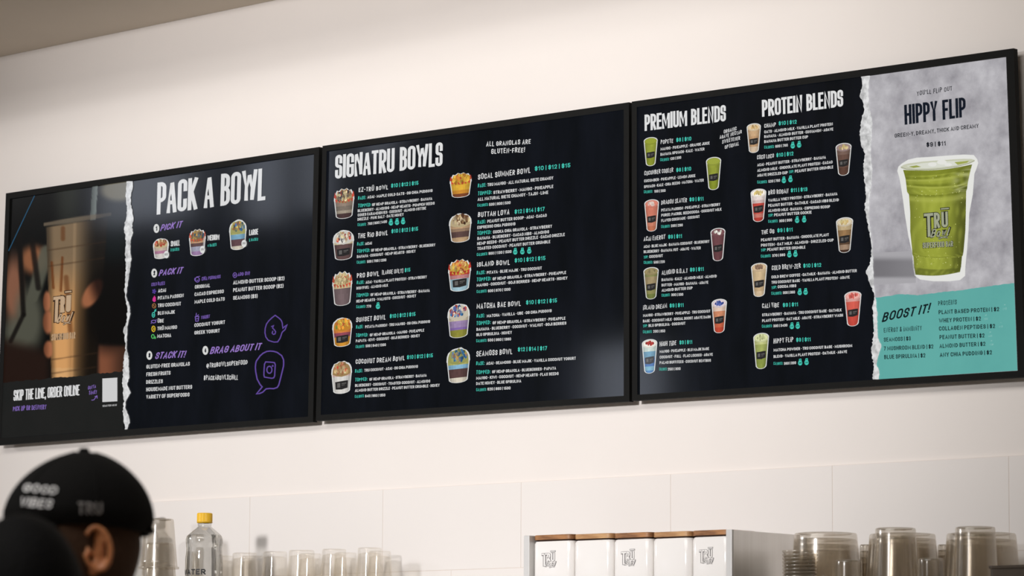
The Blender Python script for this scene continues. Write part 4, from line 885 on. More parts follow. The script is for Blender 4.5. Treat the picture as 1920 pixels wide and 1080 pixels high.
def smoothie(b):
    b.P([r1(p) for p in ((278,812),(285,785),(303,768),(345,741),(400,728),(500,722),(600,714),(700,708),(762,711),(784,738),(790,762),(778,800),(766,830),(756,960))]+[r2(p) for p in ((652,0),(648,90),(640,200),(630,300),(628,352),(600,375),(540,382),(450,382),(375,372),(345,350),(335,300),(330,220),(310,130),(292,20))]+[r1(p) for p in ((325,1080),(315,1000),(300,900),(290,850))], (226, 226, 222), 2)
    # cup body in bands, ridged near the top and the base
    Lx = [(315,805,1),(330,860,1),(335,900,1),(340,945,1),(352,960,1),(360,1075,1)]; 
    Lp = [r1((p[0], p[1])) for p in Lx]+[r2(p) for p in ((320,100),(330,200),(332,230),(338,244),(342,300),(350,345))]
    Rp = [r1(p) for p in ((752,770),(742,805),(724,890),(720,925),(714,940),(712,1075))]+[r2(p) for p in ((630,100),(620,215),(616,235),(611,244),(606,300),(600,330))]
    n = 90; m_ = 46; R = random.Random(5)
    def side(P, v):
        f = v*(len(P)-1); i = min(int(f), len(P)-2); k = f-i; return (P[i][0]+(P[i+1][0]-P[i][0])*k, P[i][1]+(P[i+1][1]-P[i][1])*k)
    base = len(b.v)
    for j in range(n+1):
        v = j/n; a, c = side(Lp, v), side(Rp, v); yy = (a[1]+c[1])/2
        for i in range(m_+1):
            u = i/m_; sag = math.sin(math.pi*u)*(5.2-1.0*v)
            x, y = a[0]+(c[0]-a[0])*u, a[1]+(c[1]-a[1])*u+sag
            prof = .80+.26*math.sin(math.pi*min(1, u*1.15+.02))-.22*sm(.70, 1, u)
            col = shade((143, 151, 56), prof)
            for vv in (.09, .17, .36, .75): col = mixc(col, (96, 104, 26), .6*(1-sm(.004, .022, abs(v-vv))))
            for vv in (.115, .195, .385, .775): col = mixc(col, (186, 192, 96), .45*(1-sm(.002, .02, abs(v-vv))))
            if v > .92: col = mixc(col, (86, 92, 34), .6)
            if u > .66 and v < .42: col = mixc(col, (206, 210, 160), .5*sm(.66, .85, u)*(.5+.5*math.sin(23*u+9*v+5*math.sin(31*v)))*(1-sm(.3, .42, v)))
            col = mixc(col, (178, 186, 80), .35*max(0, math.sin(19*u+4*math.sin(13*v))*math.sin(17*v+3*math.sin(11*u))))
            if v < .06: col = mixc(col, (104, 112, 30), .55)
            b.v.append(tuple(b.pt(x, y, 3))); b.c.append(lin(col))
    for j in range(n):
        for i in range(m_):
            a = base+j*(m_+1)+i; b.f.append([a, a+m_+1, a+m_+2, a+1]); b.m.append(0)
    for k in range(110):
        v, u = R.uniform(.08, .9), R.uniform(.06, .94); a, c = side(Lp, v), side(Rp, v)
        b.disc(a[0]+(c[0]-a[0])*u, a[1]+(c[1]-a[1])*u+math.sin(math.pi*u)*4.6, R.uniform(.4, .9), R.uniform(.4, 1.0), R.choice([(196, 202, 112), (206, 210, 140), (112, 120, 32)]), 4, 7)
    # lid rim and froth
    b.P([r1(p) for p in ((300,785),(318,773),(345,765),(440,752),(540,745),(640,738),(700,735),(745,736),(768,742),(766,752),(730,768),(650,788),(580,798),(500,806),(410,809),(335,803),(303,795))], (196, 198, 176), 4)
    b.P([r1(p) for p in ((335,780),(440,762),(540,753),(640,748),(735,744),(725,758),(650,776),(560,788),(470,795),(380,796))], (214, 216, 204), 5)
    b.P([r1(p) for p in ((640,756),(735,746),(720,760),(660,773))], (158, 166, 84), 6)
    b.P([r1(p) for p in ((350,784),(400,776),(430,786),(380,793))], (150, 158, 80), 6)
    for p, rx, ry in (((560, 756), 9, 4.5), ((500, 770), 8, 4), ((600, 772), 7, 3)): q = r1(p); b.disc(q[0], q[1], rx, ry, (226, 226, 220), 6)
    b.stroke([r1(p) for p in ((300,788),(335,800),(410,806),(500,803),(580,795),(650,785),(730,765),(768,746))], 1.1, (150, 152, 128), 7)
board_part('drink_shade', S3, L3, cshadow)
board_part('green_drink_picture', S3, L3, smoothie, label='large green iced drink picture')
def slogo(b):
    ed, fl = (28, 30, 24), (158, 162, 138)
    tru_logo(b, 1733.5, 391.5, 45.5, 59, fl, ed, 6, lean=-.09)
board_part('drink_logo_print', S3, L3, slogo)
def sbar(b):
    ed, fl = (28, 30, 24), (158, 162, 138)
    b.text(1729.8, 466.3, 1787.6, 462.6, 11.6, 'cond2', 'SUPERFOOD BAR', ed, 6, .27); b.text(1730.4, 465.5, 1787, 461.9, 10.4, 'cond2', 'SUPERFOOD BAR', fl, 7, .13)
board_part('drink_caption_print', S3, L3, sbar)
board_part('torn_paper_strip', S3, L3, lambda b: strip_faces(b, ST3L, ST3R, 142, 711.2, 9, n=190), M_paper, 'white torn paper strip')
board_part('poster_lettering', S3, L3, lambda b: b.text(1719.1, 179.5, 1785.2, 170, 8.6, 'hand', "YOU'LL FLiP OUT", INK, 4, .14))
board_part('poster_lettering', S3, L3, lambda b: b.text(1696.3, 235.2, 1811.3, 220.3, 39.5, 'cond', 'HIPPY FLIP', (17, 24, 36), 4, .19))
board_part('poster_lettering', S3, L3, lambda b: b.text(1677.6, 258.6, 1835, 239.6, 8, 'sans', 'GREEN-Y, DREAMY, THICK AND CREAMY', INK, 4, .2))
board_part('poster_lettering', S3, L3, lambda b: b.text(1737.2, 275.8, 1773.5, 272.8, 8.6, 'sans', '$9 | $11', INK, 4, .2))
def boost(b):
    D2 = (14, 24, 28)
    b.text(1656, 603.5, 1744, 586, 17.5, 'brush', 'BOOST IT!', D2, 5, .17)
    b.text(1759.3, 572.9, 1794, 571.2, 9, 'hand', 'PROTEINS', D2, 5); b.text(1657.3, 623.5, 1728.3, 619.5, 9, 'hand', 'ENERGY & iMMUNiTY', D2, 5)
    for a in ((1760,589.5,1873.3,583.5,'PLANT BASED PROTEIN | $2'),(1760.7,605.2,1839.3,601.2,'WHEY PROTEIN | $2'),(1760.7,620.2,1865.7,615.2,'COLLAGEN PEPTIDES | $2'),(1761.7,636.2,1846,632.9,'PEANUT BUTTER | $2'),(1761.7,652.9,1847.7,648.5,'ALMOND BUTTER | $2'),(1762.3,669.5,1860,664.5,'ANY CHIA PUDDING | $2'),
              (1657.3,640.9,1707.7,638.5,'SEAMOSS | $3'),(1657.3,657.5,1750,653.5,'7 MUSHROOM BLEND | $2'),(1658,673.5,1735,670.2,'BLUE SPIRULINA | $2')):
        b.text(*a[:4], 8.0, 'sans', a[4], D2, 5, .19)
    for x, y, s in ((1883.7,576.7,'11G'),(1848.3,595.7,'20G'),(1876.3,610,'11G'),(1856.7,627.7,'14G'),(1859,644,'10G')): kettle(b, x, y-.5, D2, (190, 220, 214), 1.3, s)
board_part('boost_lettering', S3, L3, boost)

# ------------------------------------------------------------------ shelf and what stands on it
ZS = 1.64
m = MB(); m.box((-4.6, -.66, ZS-.03), (2.2, -.009, ZS)); m.box((-4.6, -.66, ZS-.06), (2.2, -.64, ZS-.03))
struct(m.build('shelf_board', M_steel))
def px_len(px, dep): return px*dep/FPX
def depth(p): return (Vector(p)-CAMP).dot(FWD)

# canisters in their steel holder
CY0, CD = -.305, .122
CX = [at(p, 1012, CY0).x for p in (996.5, 1072.5, 1146.5, 1219.8, 1293.2, 1367.5)]
zl = [at(p, t_, CY0).z for p, t_ in zip((1034, 1110, 1184, 1256, 1330), (1002.5, 1000.6, 998.6, 996.8, 993.8))]
def rrect(x0, x1, y0, y1, rad, z, n=6):
    pts = []
    for cx, cy, a0 in ((x1-rad, y1-rad, 0), (x0+rad, y1-rad, 90), (x0+rad, y0+rad, 180), (x1-rad, y0+rad, 270)):
        for k in range(n+1):
            a = math.radians(a0+90*k/n); pts.append((cx+rad*math.cos(a), cy+rad*math.sin(a), z))
    return pts
def loft(m_, rings, mi=0, cap0=True, cap1=True):
    b = len(m_.v); n = len(rings[0])
    for rg in rings: m_.v += [tuple(p) for p in rg]
    for i in range(len(rings)-1):
        for k in range(n): m_.f.append([b+i*n+k, b+i*n+(k+1) % n, b+(i+1)*n+(k+1) % n, b+(i+1)*n+k]); m_.m.append(mi)
    if cap0: m_.f.append([b+k for k in range(n)][::-1]); m_.m.append(mi)
    if cap1: m_.f.append([b+(len(rings)-1)*n+k for k in range(n)]); m_.m.append(mi)
ZB = ZS+.012
CLAB = ['white canister with printed logo and dark wood lid, left end of its row', 'plain white square canister with light wood lid, second in its row', 'white canister with printed logo and dark wood lid, middle of its row',
        'plain white square canister with light wood lid, fourth in its row', 'white canister with printed logo and dark wood lid beside the tall steel panel']
for i in range(5):
    x0, x1 = CX[i]+.0016, CX[i+1]-.0016; zt = zl[i]; zb = at((996+1367)/2, 1012, CY0).z
    body_top = zt-.0165
    c = thing('storage_canister', ((x0+x1)/2, CY0+CD/2, ZB), CLAB[i], 'canister', 'white canisters with wooden lids')
    m = MB(); y0, y1 = CY0, CY0+CD
    loft(m, [rrect(x0+.004, x1-.004, y0+.004, y1-.004, .014, ZB), rrect(x0, x1, y0, y1, .018, ZB+.006), rrect(x0, x1, y0, y1, .018, body_top-.006), rrect(x0+.003, x1-.003, y0+.003, y1-.003, .016, body_top)])
    m.build('canister_body', M_enamel, c, smooth=True).modifiers.new('edge', 'EDGE_SPLIT').split_angle = math.radians(50)
    m = MB(); loft(m, [rrect(x0+.006, x1-.006, y0+.006, y1-.006, .014, body_top), rrect(x0+.006, x1-.006, y0+.006, y1-.006, .014, body_top+.0042)]); m.build('lid_seal', M_rubber, c)
    m = MB(); zb_ = body_top+.0042
    loft(m, [rrect(x0+.0005, x1-.0005, y0, y1, .018, zb_), rrect(x0, x1, y0, y1, .018, zb_+.001), rrect(x0, x1, y0, y1, .018, zt-.0015), rrect(x0+.0015, x1-.0015, y0+.0015, y1-.0015, .017, zt)])
    m.build('wooden_lid', M_wood1 if i % 2 == 0 else M_wood2, c)
    if i % 2 == 0:
        lx, ly = ((1016, 1033), None, (1164.8, 1030), None, (1311.3, 1026.5))[i]
        b = Board(CY0-.0006, lambda x: 0)
        tru_logo(b, lx, ly, 24.5, 32, (236, 233, 230), (84, 82, 84), 1, lean=-.06)
        # white strokes over dark ones leave the printed outline
        b.c = [(.0, 0, 0, 1) if v[0] < .5 else (1, 1, 1, 1) for v in b.c]
        b.m = [0 if b.c[f[0]][0] < .5 else 1 for f in b.f]; b.c = []
        b.build('logo_print', [M_inkgrey, M_enamel], c)
h = thing('canister_holder', (CX[2], CY0+.12, ZS), 'polished steel open holder around the five white canisters', 'holder')
hx0, hx1 = CX[0], CX[5]; yb_ = -.035
ztL = at(990, 1004, CY0-.006).z; ztR = at(1374, 993.5, CY0-.006).z
wl = (at(996, 1010, CY0).x-at(985, 1010, CY0).x); wr = (at(1379.5, 1000, CY0).x-at(1368.5, 1000, CY0).x)
m = MB(); m.box((hx0-wl, CY0-.008, ZS), (hx0-.0005, yb_, ztL)); m.build('left_side_panel', M_steel, h, bevel=.0015)
m = MB(); m.box((hx1+.0005, CY0-.008, ZS), (hx1+wr, yb_, ztR)); m.build('right_side_panel', M_panel, h, bevel=.0015)
m = MB(); m.box((hx1+.0003, CY0-.014, ZS), (hx1+wr, CY0-.0085, ztR+.001)); m.build('front_post', M_steel, h, bevel=.001)
m = MB(); m.box((hx0-.0005, CY0-.006, ZS), (hx1+.0005, yb_, ZB-.0005)); m.build('base_tray', M_steel, h)
m = MB(); m.box((hx0-.0005, yb_-.004, ZB), (hx1+.0005, yb_, ZS+.13)); m.build('back_panel', M_steel, h)

# clear cups: nested stacks, mouths down
def cup_mesh(rt, rb, hgt, name, mat_, rim=.004, foot=True, n=48):
    """upside-down cup, origin at its closed top; rt radius at the top, rb at the mouth"""
    m_ = MB(); pr = []
    if foot: pr += [(rt*.80, -.004), (rt*.86, 0), (rt*.97, -.0012), (rt, -.005)]
    else: pr += [(rt*.2, 0), (rt*.9, 0), (rt, -.004)]
    k = 8
    for i in range(1, k+1):
        u = i/k; pr.append((rt+(rb-rt)*u, -.005-(hgt-.011)*u))
    pr += [(rb+rim, -hgt+.006), (rb+rim+.0008, -hgt+.003), (rb+rim, -hgt), (rb+.0006, -hgt)]
    m_.lathe(pr, n, cap0=True)
    me = bpy.data.meshes.new(name); me.from_pydata(m_.v, [], m_.f); me.materials.append(mat_)
    for p in me.polygons: p.use_smooth = len(p.vertices) == 4
    return me
ORD = ['topmost', 'second from top', 'third from top', 'fourth from top', 'fifth from top', 'sixth from top', 'seventh from top', 'eighth from top']
def cup_stack(pl, pr_, pt, y, hgt, gap, noun, where, group, n_max=7, flare=1.12, mat_=None):
    c0 = at((pl+pr_)/2, pt, y); dep = depth(c0); rt = px_len(pr_-pl, dep)/2
    me = cup_mesh(rt, rt*flare, hgt, 'clear_cup', mat_ or M_cup)
    z = c0.z; k = 0
    n = 1+int(max(0, (z-hgt-ZS)/gap)); n = min(n, n_max)
    gap2 = (z-hgt-ZS-.0005)/(n-1) if n > 1 else gap
    for k in range(n):
        o = bpy.data.objects.new('clear_cup', me); COL.objects.link(o); o.location = (c0.x, y, z-k*gap2)
        tag(o, '%s %s %s' % (ORD[k], noun, where), 'cup', group)
G1 = 'clear plastic cups stacked upside down'
WIDE = 'wide clear bowl, upside-down stack'
cup_stack(1489, 1607, 999.5, -.20, .125, .012, WIDE, 'beside the steel panel', G1, 5)
cup_stack(1630, 1754, 1001, -.19, .125, .012, WIDE, 'in the middle of the right group', G1, 5)
cup_stack(1775, 1905, 1000, -.18, .125, .012, WIDE, 'at the right end', G1, 5)
TALL = 'tall clear cup, upside-down stack'
cup_stack(1641, 1717, 990, -.345, .145, .012, TALL, 'before the middle wide bowls', G1, 6, 1.14)
cup_stack(1791, 1866, 988, -.335, .145, .012, TALL, 'before the rightmost wide bowls', G1, 6, 1.14)
SMALLC = 'small clear cup'
cup_stack(1612, 1640, 1021, -.062, .10, .012, SMALLC, 'half hidden behind, left of the middle wide bowls', G1, 5, 1.1)
cup_stack(1758, 1790, 1021, -.065, .10, .012, SMALLC, 'half hidden behind, between the two right wide bowls', G1, 5, 1.1)
cup_stack(1566, 1616, 1050, -.36, .09, .012, SMALLC, 'in front, between the left and middle wide bowls', G1, 4, 1.1)
cup_stack(1722, 1770, 1047, -.47, .09, .012, SMALLC, 'in front, between the two tall cup stacks', G1, 4, 1.1)
# low ridged stack: upright shallow tubs, rims up
c0 = at(1500, 1032, -.345); dep = depth(c0); rr = px_len(66, dep)/2
m = MB(); m.lathe([(rr*.72, -.05), (rr*.93, -.006), (rr*.97, -.006), (rr, -.004), (rr, 0), (rr*.985, 0)], 48, cap0=True)
me = bpy.data.meshes.new('clear_tub'); me.from_pydata(m.v, [], m.f); me.materials.append(M_cup)
for p in me.polygons: p.use_smooth = len(p.vertices) == 4
n = int((c0.z-ZS-.05)/.0085)+1; stp = (c0.z-ZS-.0525)/(n-1)
NTH = ['topmost', 'second', 'third', 'fourth', 'fifth', 'sixth', 'seventh', 'eighth', 'ninth', 'tenth', 'eleventh', 'twelfth', 'thirteenth', 'fourteenth', 'fifteenth', 'sixteenth', 'seventeenth', 'eighteenth']
for k in range(n):
    o = bpy.data.objects.new('clear_tub', me); COL.objects.link(o); o.location = (c0.x, -.345, c0.z-k*stp)
    tag(o, '%s shallow clear tub from the top, ridged stack by the steel panel' % NTH[min(k, 17)], 'tub', 'shallow clear tubs nested rim up')
# smoked box low at the right edge
pA, pB = at(1853, 1061, -.50), at(1935, 1058, -.50)
o = thing('smoked_box', ((pA.x+pB.x)/2, -.44, ZS), 'low smoky grey plastic box at the right edge in front of the wide bowls', 'box')
m = MB(); x0, x1, zt = pA.x, pB.x, pA.z; y0, y1 = -.50, -.40
loft(m, [rrect(x0, x1, y0, y1, .012, ZS+.0005), rrect(x0, x1, y0, y1, .012, zt-.006)], cap1=False); m.build('box_body', M_smoke, o)
m = MB(); loft(m, [rrect(x0-.003, x1+.003, y0-.003, y1+.003, .014, zt-.006), rrect(x0-.003, x1+.003, y0-.003, y1+.003, .014, zt)]); m.build('box_lid', M_smoke, o)

# clear tumblers standing mouth down, left of the canisters
def tumbler(px, pt, wpx, y, label):
    c0 = at(px, pt, y); dep = depth(c0); rt = px_len(wpx, dep)/2; hgt = c0.z-ZS
    m_ = MB(); rb = rt*1.32; th = .0022
    pr_ = [(rt*.80, -.001), (rt*.93, 0), (rt, -.003), (rt, -.007)]
    for i in range(1, 9):
        u = i/8; pr_.append((rt+(rb-rt)*u**.9, -.007-(hgt-.0075)*u))
    pr_ += [(rb-th, -hgt+.0008)]
    for i in range(7, -1, -1):
        u = i/8; pr_.append((rt-th+(rb-rt)*u**.9, -.016-(hgt-.0165)*u))
    pr_ += [(rt*.6, -.013)]
    m_.lathe([(a, b) for a, b in pr_], 44, cap0=True, cap1=True)
    o_ = m_.build('glass_tumbler', M_glass, smooth=True); o_.location = (c0.x, y, c0.z)
    o_.modifiers.new('edge', 'EDGE_SPLIT').split_angle = math.radians(40)
    tag(o_, label, 'glass', 'clear tumblers standing mouth down')
FL = ['front clear tumbler standing upside down right beside the capped bottle', 'second front clear upside-down tumbler from the capped bottle', 'third front clear upside-down tumbler from the capped bottle, middle of its row', 'fourth front clear upside-down tumbler from the capped bottle', 'rightmost front clear upside-down tumbler, farthest from the capped bottle']
for (p, t_, w), lb in zip(((459, 1037, 46), (516, 1034.5, 45), (565.7, 1032, 48), (626.5, 1029.8, 45), (693.4, 1027.3, 45)), FL): tumbler(p, t_, w, -.21, lb)
BLb = ['rear clear upside-down tumbler partly hidden by the capped bottle', 'rear clear upside-down tumbler behind the first front one', 'rear clear upside-down tumbler behind the third front one', 'rear clear upside-down tumbler behind the fourth front one', 'rear clear upside-down tumbler behind the rightmost front one']
for (p, t_, w), lb in zip(((418, 1042.5, 42), (474, 1042.5, 42), (582, 1038, 42), (648, 1036.5, 42), (712, 1033.5, 42)), BLb): tumbler(p, t_, w, -.075, lb)

# bottles
def bottle(px, ptop, y, label, text=True):
    c0 = at(px, ptop, y); dep = depth(c0); s = dep/FPX
    root = thing('water_bottle', (c0.x, y, ZS), label, 'bottle', 'clear bottles with yellow screw caps')
    z = lambda d: c0.z-d*s*1.01          # d: px below the cap's top
    prof = [(0.0, z(17)), (13.0*s, z(17)), (13.0*s, z(22)), (12.4*s, z(25)), (15*s, z(27.5)), (21*s, z(32)), (28*s, z(38)), (33*s, z(43)), (34.6*s, z(48)), (35*s, z(55)), (34.2*s, z(60)), (33.4*s, z(66)), (34.2*s, z(75)), (35.2*s, z(84)), (35.4*s, z(120)), (34*s, z(126)), (35.4*s, z(132)), (35.4*s, ZS+.012), (32*s, ZS+.002), (0, ZS+.001)]
    m_ = MB(); m_.lathe(prof[::-1], 56, c0.x, y); o_ = m_.build('bottle_body', M_bottle, root, smooth=True)
    zw = z(41)
    wp = [(0, ZS+.004)]+[(max(r_-1.0*s, 0), max(zz, ZS+.004)) for r_, zz in prof[::-1] if zz < zw and zz > ZS+.003]
    wp += [(31.0*s, zw), (0, zw)]
    m_ = MB(); m_.lathe(wp, 56, c0.x, y); m_.build('water_fill', M_water, root, smooth=True).modifiers.new('edge', 'EDGE_SPLIT').split_angle = math.radians(50)
    m_ = MB(); k = 60; b = 0
    def ring(rf, zz): return [(c0.x+rf(a)*math.cos(2*math.pi*a/120), y+rf(a)*math.sin(2*math.pi*a/120), zz) for a in range(120)]
    rb = lambda a: (14.2+(.35 if a % 3 == 0 else 0))*s
    loft(m_, [ring(rb, z(16.2)), ring(rb, z(1.5)), ring(lambda a: 13.4*s, z(0.2)), ring(lambda a: 11*s, z(0))])
    m_.build('screw_cap', M_cap_yellow, root)
    m_ = MB(); m_.lathe([(13.6*s, z(18.6)), (14.8*s, z(18.4)), (14.8*s, z(16.8)), (13.6*s, z(16.6))], 48, c0.x, y); m_.build('tamper_ring', M_cap_yellow, root, smooth=True)
    if text:
        m_ = MB()
        a0 = math.atan2(CAMP.y-y, CAMP.x-c0.x)-math.radians(84)
        def wrap(q): return [(c0.x+36.0*s*math.cos(a0+a/36), y+36.0*s*math.sin(a0+a/36), z(115.5)+bz*s) for a, bz in q]
        for q in text_quads('WATER', 56, 10.5, 'sans', .24): m_.poly(wrap(q))
        for q in text_quads('DRINKING', 40, 6, 'sans', .2): m_.poly(wrap([(a+6, b_-11) for a, b_ in q]))
        m_.build('label_print', M_ink, root)
    return root
bottle(384, 962, -.30, 'clear water bottle with yellow cap standing left of the tumblers')
bottle(265, 957, -.11, 'clear water bottle mostly hidden behind the capped person, sliver of yellow cap showing', False)
cup_stack(272, 326, 973, -.31, .14, .010, 'clear cup, upside-down stack', 'between capped person and water bottle', G1, 3, 1.30)

# ------------------------------------------------------------------ people
def person_parts(root, foot, ht, face_ang, skin, shirt):
    """a standing figure: z up, facing along face_ang; returns head frame"""
    f = Vector((math.cos(face_ang), math.sin(face_ang), 0)); l = Vector((-f.y, f.x, 0)); u = Vector((0, 0, 1)); s = ht/1.72
    def P(a, b, c): return foot + f*(a*s) + l*(b*s) + u*(c*s)
    m_ = MB()
    # head: an egg with jaw, brow, nose, lips and ears on one surface
    n, k = 40, 28; hc = (0.012, 0, 1.605); b0 = len(m_.v)
    for j in range(k+1):
        t_ = math.pi*j/k
        for i in range(n):
            a = 2*math.pi*i/n; ca, sa, st = math.cos(a), math.sin(a), math.sin(t_)
            x, y_, z_ = .096*st*ca, .075*st*sa, .118*math.cos(t_)
            if z_ < 0 and ca > 0: x *= 1+.06*(-z_/.118); y_ *= 1-.22*(-z_/.118)
            if z_ < 0 and ca < 0: x *= 1-.18*(-z_/.118)
            if ca > .9 and -.045 < z_ < .02: x += .016*(1-abs(z_+.03)/.05) if abs(z_+.03) < .05 and abs(sa) < .28 else 0
            if ca > .6 and .0 < z_ < .035 and .2 < abs(sa) < .7: x -= .006
            if ca > .9 and -.082 < z_ < -.06: x += .004
            m_.v.append(tuple(P(hc[0]+x, y_, hc[2]+z_)))
    for j in range(k):
        for i in range(n): m_.f.append([b0+j*n+i, b0+(j+1)*n+i, b0+(j+1)*n+(i+1) % n, b0+j*n+(i+1) % n]); m_.m.append(0)
    for sd in (1, -1):                              # ears: curled rim round a hollow
        ez, ex = 1.599, -.004
        E_ = lambda a, rx, rz, out: P(ex+rx*math.cos(a), sd*(.079+out), ez+rz*math.sin(a)-.004*math.cos(a))
        # rim from the front of the hollow up, over and down the back to the lobe
        ang = [math.radians(150-310*q/20) for q in range(21)]
        hel = [E_(a, -.0185 if True else 0, .031*(1 if math.sin(a) > 0 else .98), .010+.006*max(0, math.cos(a))) for a in ang]
        m_.tube(hel, [.0036*s+.0012*s*math.sin(math.pi*q/20) for q in range(21)], 10)
        m_.tube([E_(a, -.0105, .021, .007) for a in [math.radians(80-190*q/12) for q in range(13)]], [.0034*s]*13, 8)
        m_.tube([P(ex+.002, sd*.083, ez-.026), P(ex+.004, sd*.084, ez-.034), P(ex+.006, sd*.080, ez-.036)], [.0065*s, .0068*s, .004*s], 10)
        m_.tube([P(ex+.013, sd*.080, ez+.004), P(ex+.011, sd*.085, ez-.004), P(ex+.012, sd*.080, ez-.012)], [.004*s, .005*s, .004*s], 8)
        plate = [P(ex, sd*.076, ez+.029), P(ex, sd*.078, ez+.015), P(ex, sd*.078, ez-.005), P(ex+.003, sd*.077, ez-.03)]
        m_.tube(plate, [.006*s, .0155*s, .0155*s, .006*s], 14, ry=[.003*s, .004*s, .004*s, .003*s])
    T = lambda pts, rad, ry=None: m_.tube([P(*p) for p in pts], [q*s for q in rad], 20, ry=[q*s for q in ry] if ry else None)
    T([(-.015, 0, 1.57), (-.02, 0, 1.52), (-.025, 0, 1.46), (-.03, 0, 1.40)], [.060, .057, .060, .078])
    T([(-.03, 0, 1.43), (-.03, 0, 1.38), (-.02, 0, 1.25), (-.01, 0, 1.08), (0, 0, .96), (0, 0, .84)], [.07, .14, .165, .145, .16, .13], )
    for sd in (1, -1):
        T([(-.03, sd*.10, 1.40), (-.03, sd*.19, 1.37), (-.02, sd*.23, 1.22), (.0, sd*.25, 1.09), (.06, sd*.24, .97), (.11, sd*.23, .87)], [.06, .058, .048, .042, .036, .026])
        T([(.11, sd*.23, .88), (.125, sd*.23, .84), (.135, sd*.23, .79)], [.026, .034, .030])
        for q in range(4):
            T([(.118+.016*q, sd*.228, .80), (.124+.016*q, sd*.226, .765-.004*abs(q-1.5)), (.122+.014*q, sd*.216, .735-.005*abs(q-1.5)), (.116+.014*q, sd*.204, .715)], [.009, .0085, .008, .006])
        T([(.105, sd*.215, .84), (.095, sd*.205, .81), (.100, sd*.196, .78)], [.011, .010, .008])
        T([(0, sd*.09, .90), (.01, sd*.10, .70), (.01, sd*.10, .50), (-.01, sd*.10, .28), (-.02, sd*.10, .09)], [.095, .085, .06, .055, .042])
        T([(-.05, sd*.10, .045), (.03, sd*.10, .05), (.12, sd*.11, .04), (.18, sd*.11, .03)], [.040, .042, .036, .026])
    body = m_.build('body', skin, root, smooth=True)
    rm = body.modifiers.new('one_surface', 'REMESH'); rm.mode = 'VOXEL'; rm.voxel_size = .0032; rm.use_smooth_shade = True
    sm_ = body.modifiers.new('soften', 'SMOOTH'); sm_.iterations = 2; sm_.factor = .5
    c = MB()
    TT = lambda mm, pts, rad: mm.tube([P(*p) for p in pts], [q*s for q in rad], 22)
    TT(c, [(-.03, 0, 1.445), (-.03, 0, 1.38), (-.02, 0, 1.25), (-.01, 0, 1.08), (0, 0, .96), (0, 0, .86)], [.085, .15, .175, .156, .17, .168])
    for sd in (1, -1): TT(c, [(-.03, sd*.09, 1.405), (-.03, sd*.19, 1.375), (-.02, sd*.23, 1.22), (-.005, sd*.245, 1.13)], [.068, .068, .060, .062])
    sh = c.build('shirt', shirt, root, smooth=True); rm = sh.modifiers.new('one_surface', 'REMESH'); rm.mode = 'VOXEL'; rm.voxel_size = .01; rm.use_smooth_shade = True
    c = MB()
    TT(c, [(0, 0, .97), (0, 0, .90), (0, 0, .84)], [.172, .165, .15])
    for sd in (1, -1): TT(c, [(0, sd*.09, .88), (.01, sd*.10, .70), (.01, sd*.10, .50), (-.01, sd*.10, .28), (-.02, sd*.10, .07)], [.105, .096, .073, .068, .066])
    tr = c.build('trousers', M_jeans, root, smooth=True); rm = tr.modifiers.new('one_surface', 'REMESH'); rm.mode = 'VOXEL'; rm.voxel_size = .01; rm.use_smooth_shade = True
    for sd in (1, -1):
        c = MB(); TT(c, [(-.06, sd*.10, .048), (.03, sd*.10, .052), (.12, sd*.11, .045), (.195, sd*.11, .036)], [.047, .05, .043, .03]); c.build('shoe', M_shoe, root, smooth=True)
    return P, f, l, s
def hair_shell(root, P, s, mat_, zlo, zhi, front, grow, name='hair'):
    """hair lying on the skull, cut at a hairline"""
    c = MB(); n, k = 56, 40
    def vert(i, j):
        t_ = math.pi*j/k; a = 2*math.pi*i/n; ca, sa, st = math.cos(a), math.sin(a), math.sin(t_)
        x, y_, z_ = .096*st*ca, .075*st*sa, .118*math.cos(t_)
        if z_ < 0 and ca < 0: x *= 1-.14*(-z_/.118)
        return (x*grow, y_*grow, z_*grow)
    for j in range(k):
        for i in range(n):
            q = [vert(i, j), vert(i, j+1), vert((i+1) % n, j+1), vert((i+1) % n, j)]
            x, z_ = sum(v[0] for v in q)/4, sum(v[2] for v in q)/4
            lim = zlo if x < -.012 else zlo-.01
            if z_ > zhi or z_ < lim or x > front: continue
            c.poly([P(.012+v[0], v[1], 1.605+v[2]) for v in q])
    o_ = c.build(name, mat_, root, smooth=True)
    w = o_.modifiers.new('weld', 'WELD'); w.merge_threshold = .0005
    so = o_.modifiers.new('depth', 'SOLIDIFY'); so.thickness = .006; so.offset = 1
    return o_

# the person in the cap, facing left and a little to the camera
DEP1 = 5.3
hd = at_depth(146, 985, DEP1)                       # brow level, middle of the skull
HT1 = (hd.z-.012)/1.625*1.72
FACE = YAW+math.pi-math.radians(-22)                # world angle of the face
foot = Vector((hd.x, hd.y, 0))
p1 = thing('person', foot, 'person in a black cap with white lettering facing left below the left screen', 'person')
P, f, l, s1 = person_parts(p1, foot, HT1, FACE, M_skin, M_shirt)
hair_shell(p1, P, s1, M_hair, -.056, .05, .070, 1.03)
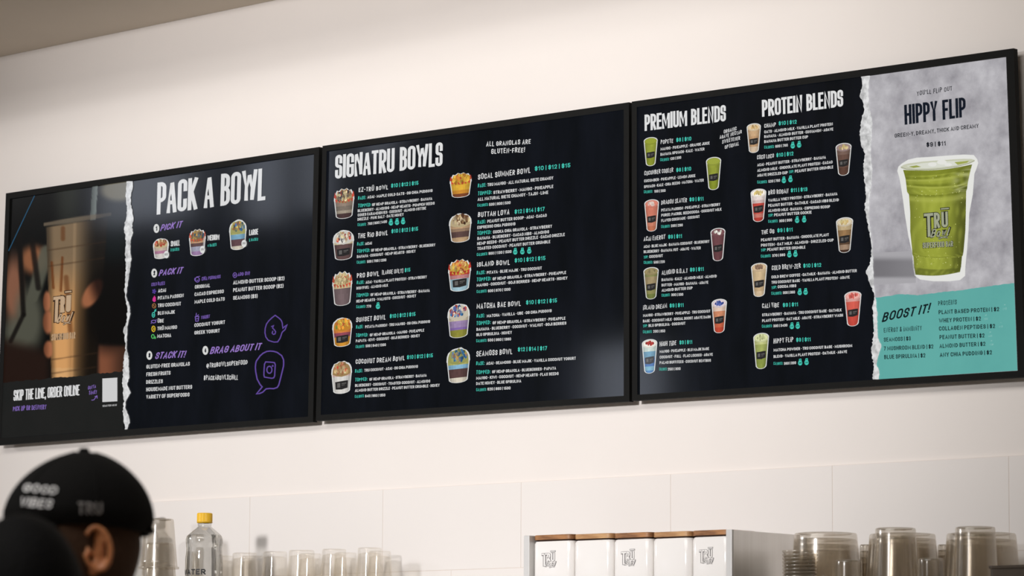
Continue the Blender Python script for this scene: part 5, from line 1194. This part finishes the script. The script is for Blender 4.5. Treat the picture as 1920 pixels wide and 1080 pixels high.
# cap
zb = hd.z-at_depth(146, 990, DEP1).z
capbase = at_depth(146, 988, DEP1).z; captop = at_depth(146, 843.5, DEP1).z; H = captop-capbase
cc = Vector((hd.x, hd.y, capbase)); A, B = .1095, .0925
def cap_pt(a, v):
    """a round the head, v 0 at the sweatband .. 1 at the button"""
    r_ = ((1-v**2.35)**.62 if v < 1 else 0)*(1-.075*max(0, 1-v/.22)**1.5)
    tilt = -.004*math.cos(a)*(1-v)
    return cc + f*(A*r_*math.cos(a)-.007*v) + l*(B*r_*math.sin(a)) + Vector((0, 0, 1))*(H*v+tilt-(.016*max(0, -math.cos(a))*(1-v)))
c = MB(); n, k = 72, 26; b0 = 0
vs = [[cap_pt(2*math.pi*i/n, (j/k)**.9) for i in range(n)] for j in range(k+1)]
for row in vs: c.v += [tuple(p) for p in row]
for j in range(k):
    for i in range(n): c.f.append([j*n+i, j*n+(i+1) % n, (j+1)*n+(i+1) % n, (j+1)*n+i]); c.m.append(0)
crown = c.build('cap', M_capcloth, p1, smooth=True)
so = crown.modifiers.new('depth', 'SOLIDIFY'); so.thickness = .002
tree = BVHTree.FromPolygons(c.v, c.f)
c = MB()                                            # stitched seams between the six panels
for q in range(6):
    a = math.pi/6+q*math.pi/3; c.tube([cap_pt(a, .02+.96*j/20)*1.0 for j in range(21)], .0012, 6)
c.build('cap_seams', M_capcloth, crown, smooth=True)
c = MB(); tp = cap_pt(0, 1); c.lathe([(0, tp.z+.0045), (.005, tp.z+.004), (.008, tp.z+.0015), (.008, tp.z-.003)], 20, tp.x, tp.y); c.build('cap_button', M_capcloth, crown, smooth=True)
c = MB(); rows = []
for q in range(17):                                 # curved peak
    a = math.radians(-62+124*q/16); p = cap_pt(a, .0); L = .072*math.cos(a)**.7
    e = p + f*L + Vector((0, 0, -.014-.05*math.sin(a)**2*.6)); mid = p + f*L*.5 + Vector((0, 0, -.003-.03*math.sin(a)**2*.5))
    rows.append((p, mid, e))
for x_, y_ in zip(rows, rows[1:]):
    c.poly([x_[0], y_[0], y_[1], x_[1]]); c.poly([x_[1], y_[1], y_[2], x_[2]])
br = c.build('cap_peak', M_capcloth, crown, smooth=True); br.modifiers.new('weld', 'WELD'); so = br.modifiers.new('depth', 'SOLIDIFY'); so.thickness = .004
c = MB()                                            # strap at the back
c.tube([cap_pt(math.radians(180+d), .06)+f*(-.001) for d in range(-32, 33, 4)], .004, 8, ry=None); c.build('cap_strap', M_capcloth, crown, smooth=True)
def stitched(name, lines, mat_):
    c_ = MB()
    for x0, y0, x1, y1, cap_, txt in lines:
        Ln = math.hypot(x1-x0, y1-y0); ux, uy = (x1-x0)/Ln, (y1-y0)/Ln
        for q in text_quads(txt, Ln, cap_, 'brush' if len(lines) > 1 else 'sans', .17):
            pts = []
            for a, bz in q:
                d = (at_depth(x0+ux*a, y0+uy*a-bz, 1)-CAMP).normalized(); hit = tree.ray_cast(CAMP, d)
                if hit[0] is None: pts = None; break
                pts.append(hit[0]-d*.0022)
            if pts: c_.poly(pts)
    return c_.build(name, mat_, crown)
stitched('front_lettering', [(44, 922, 108, 927, 15.5, 'GOOD'), (38, 949, 98, 954, 17, 'VIBES')], M_thread)
stitched('side_lettering', [(146, 964, 192, 965, 23, 'TRU')], M_thread2)

# the dark head in front of the first person
DEP2 = 4.55
h2 = at_depth(44, 996, DEP2); HT2 = h2.z+.004; foot2 = Vector((h2.x, h2.y, 0))
p2 = thing('person', foot2, 'dark haired person close in front, only a blurred black crown showing at the bottom left', 'person')
P2, f2, l2, s2 = person_parts(p2, foot2, HT2, YAW+math.pi/2+.3, M_skin, M_shirt)
hair_shell(p2, P2, s2, M_hairblack, -.13, .2, .052, 1.085)
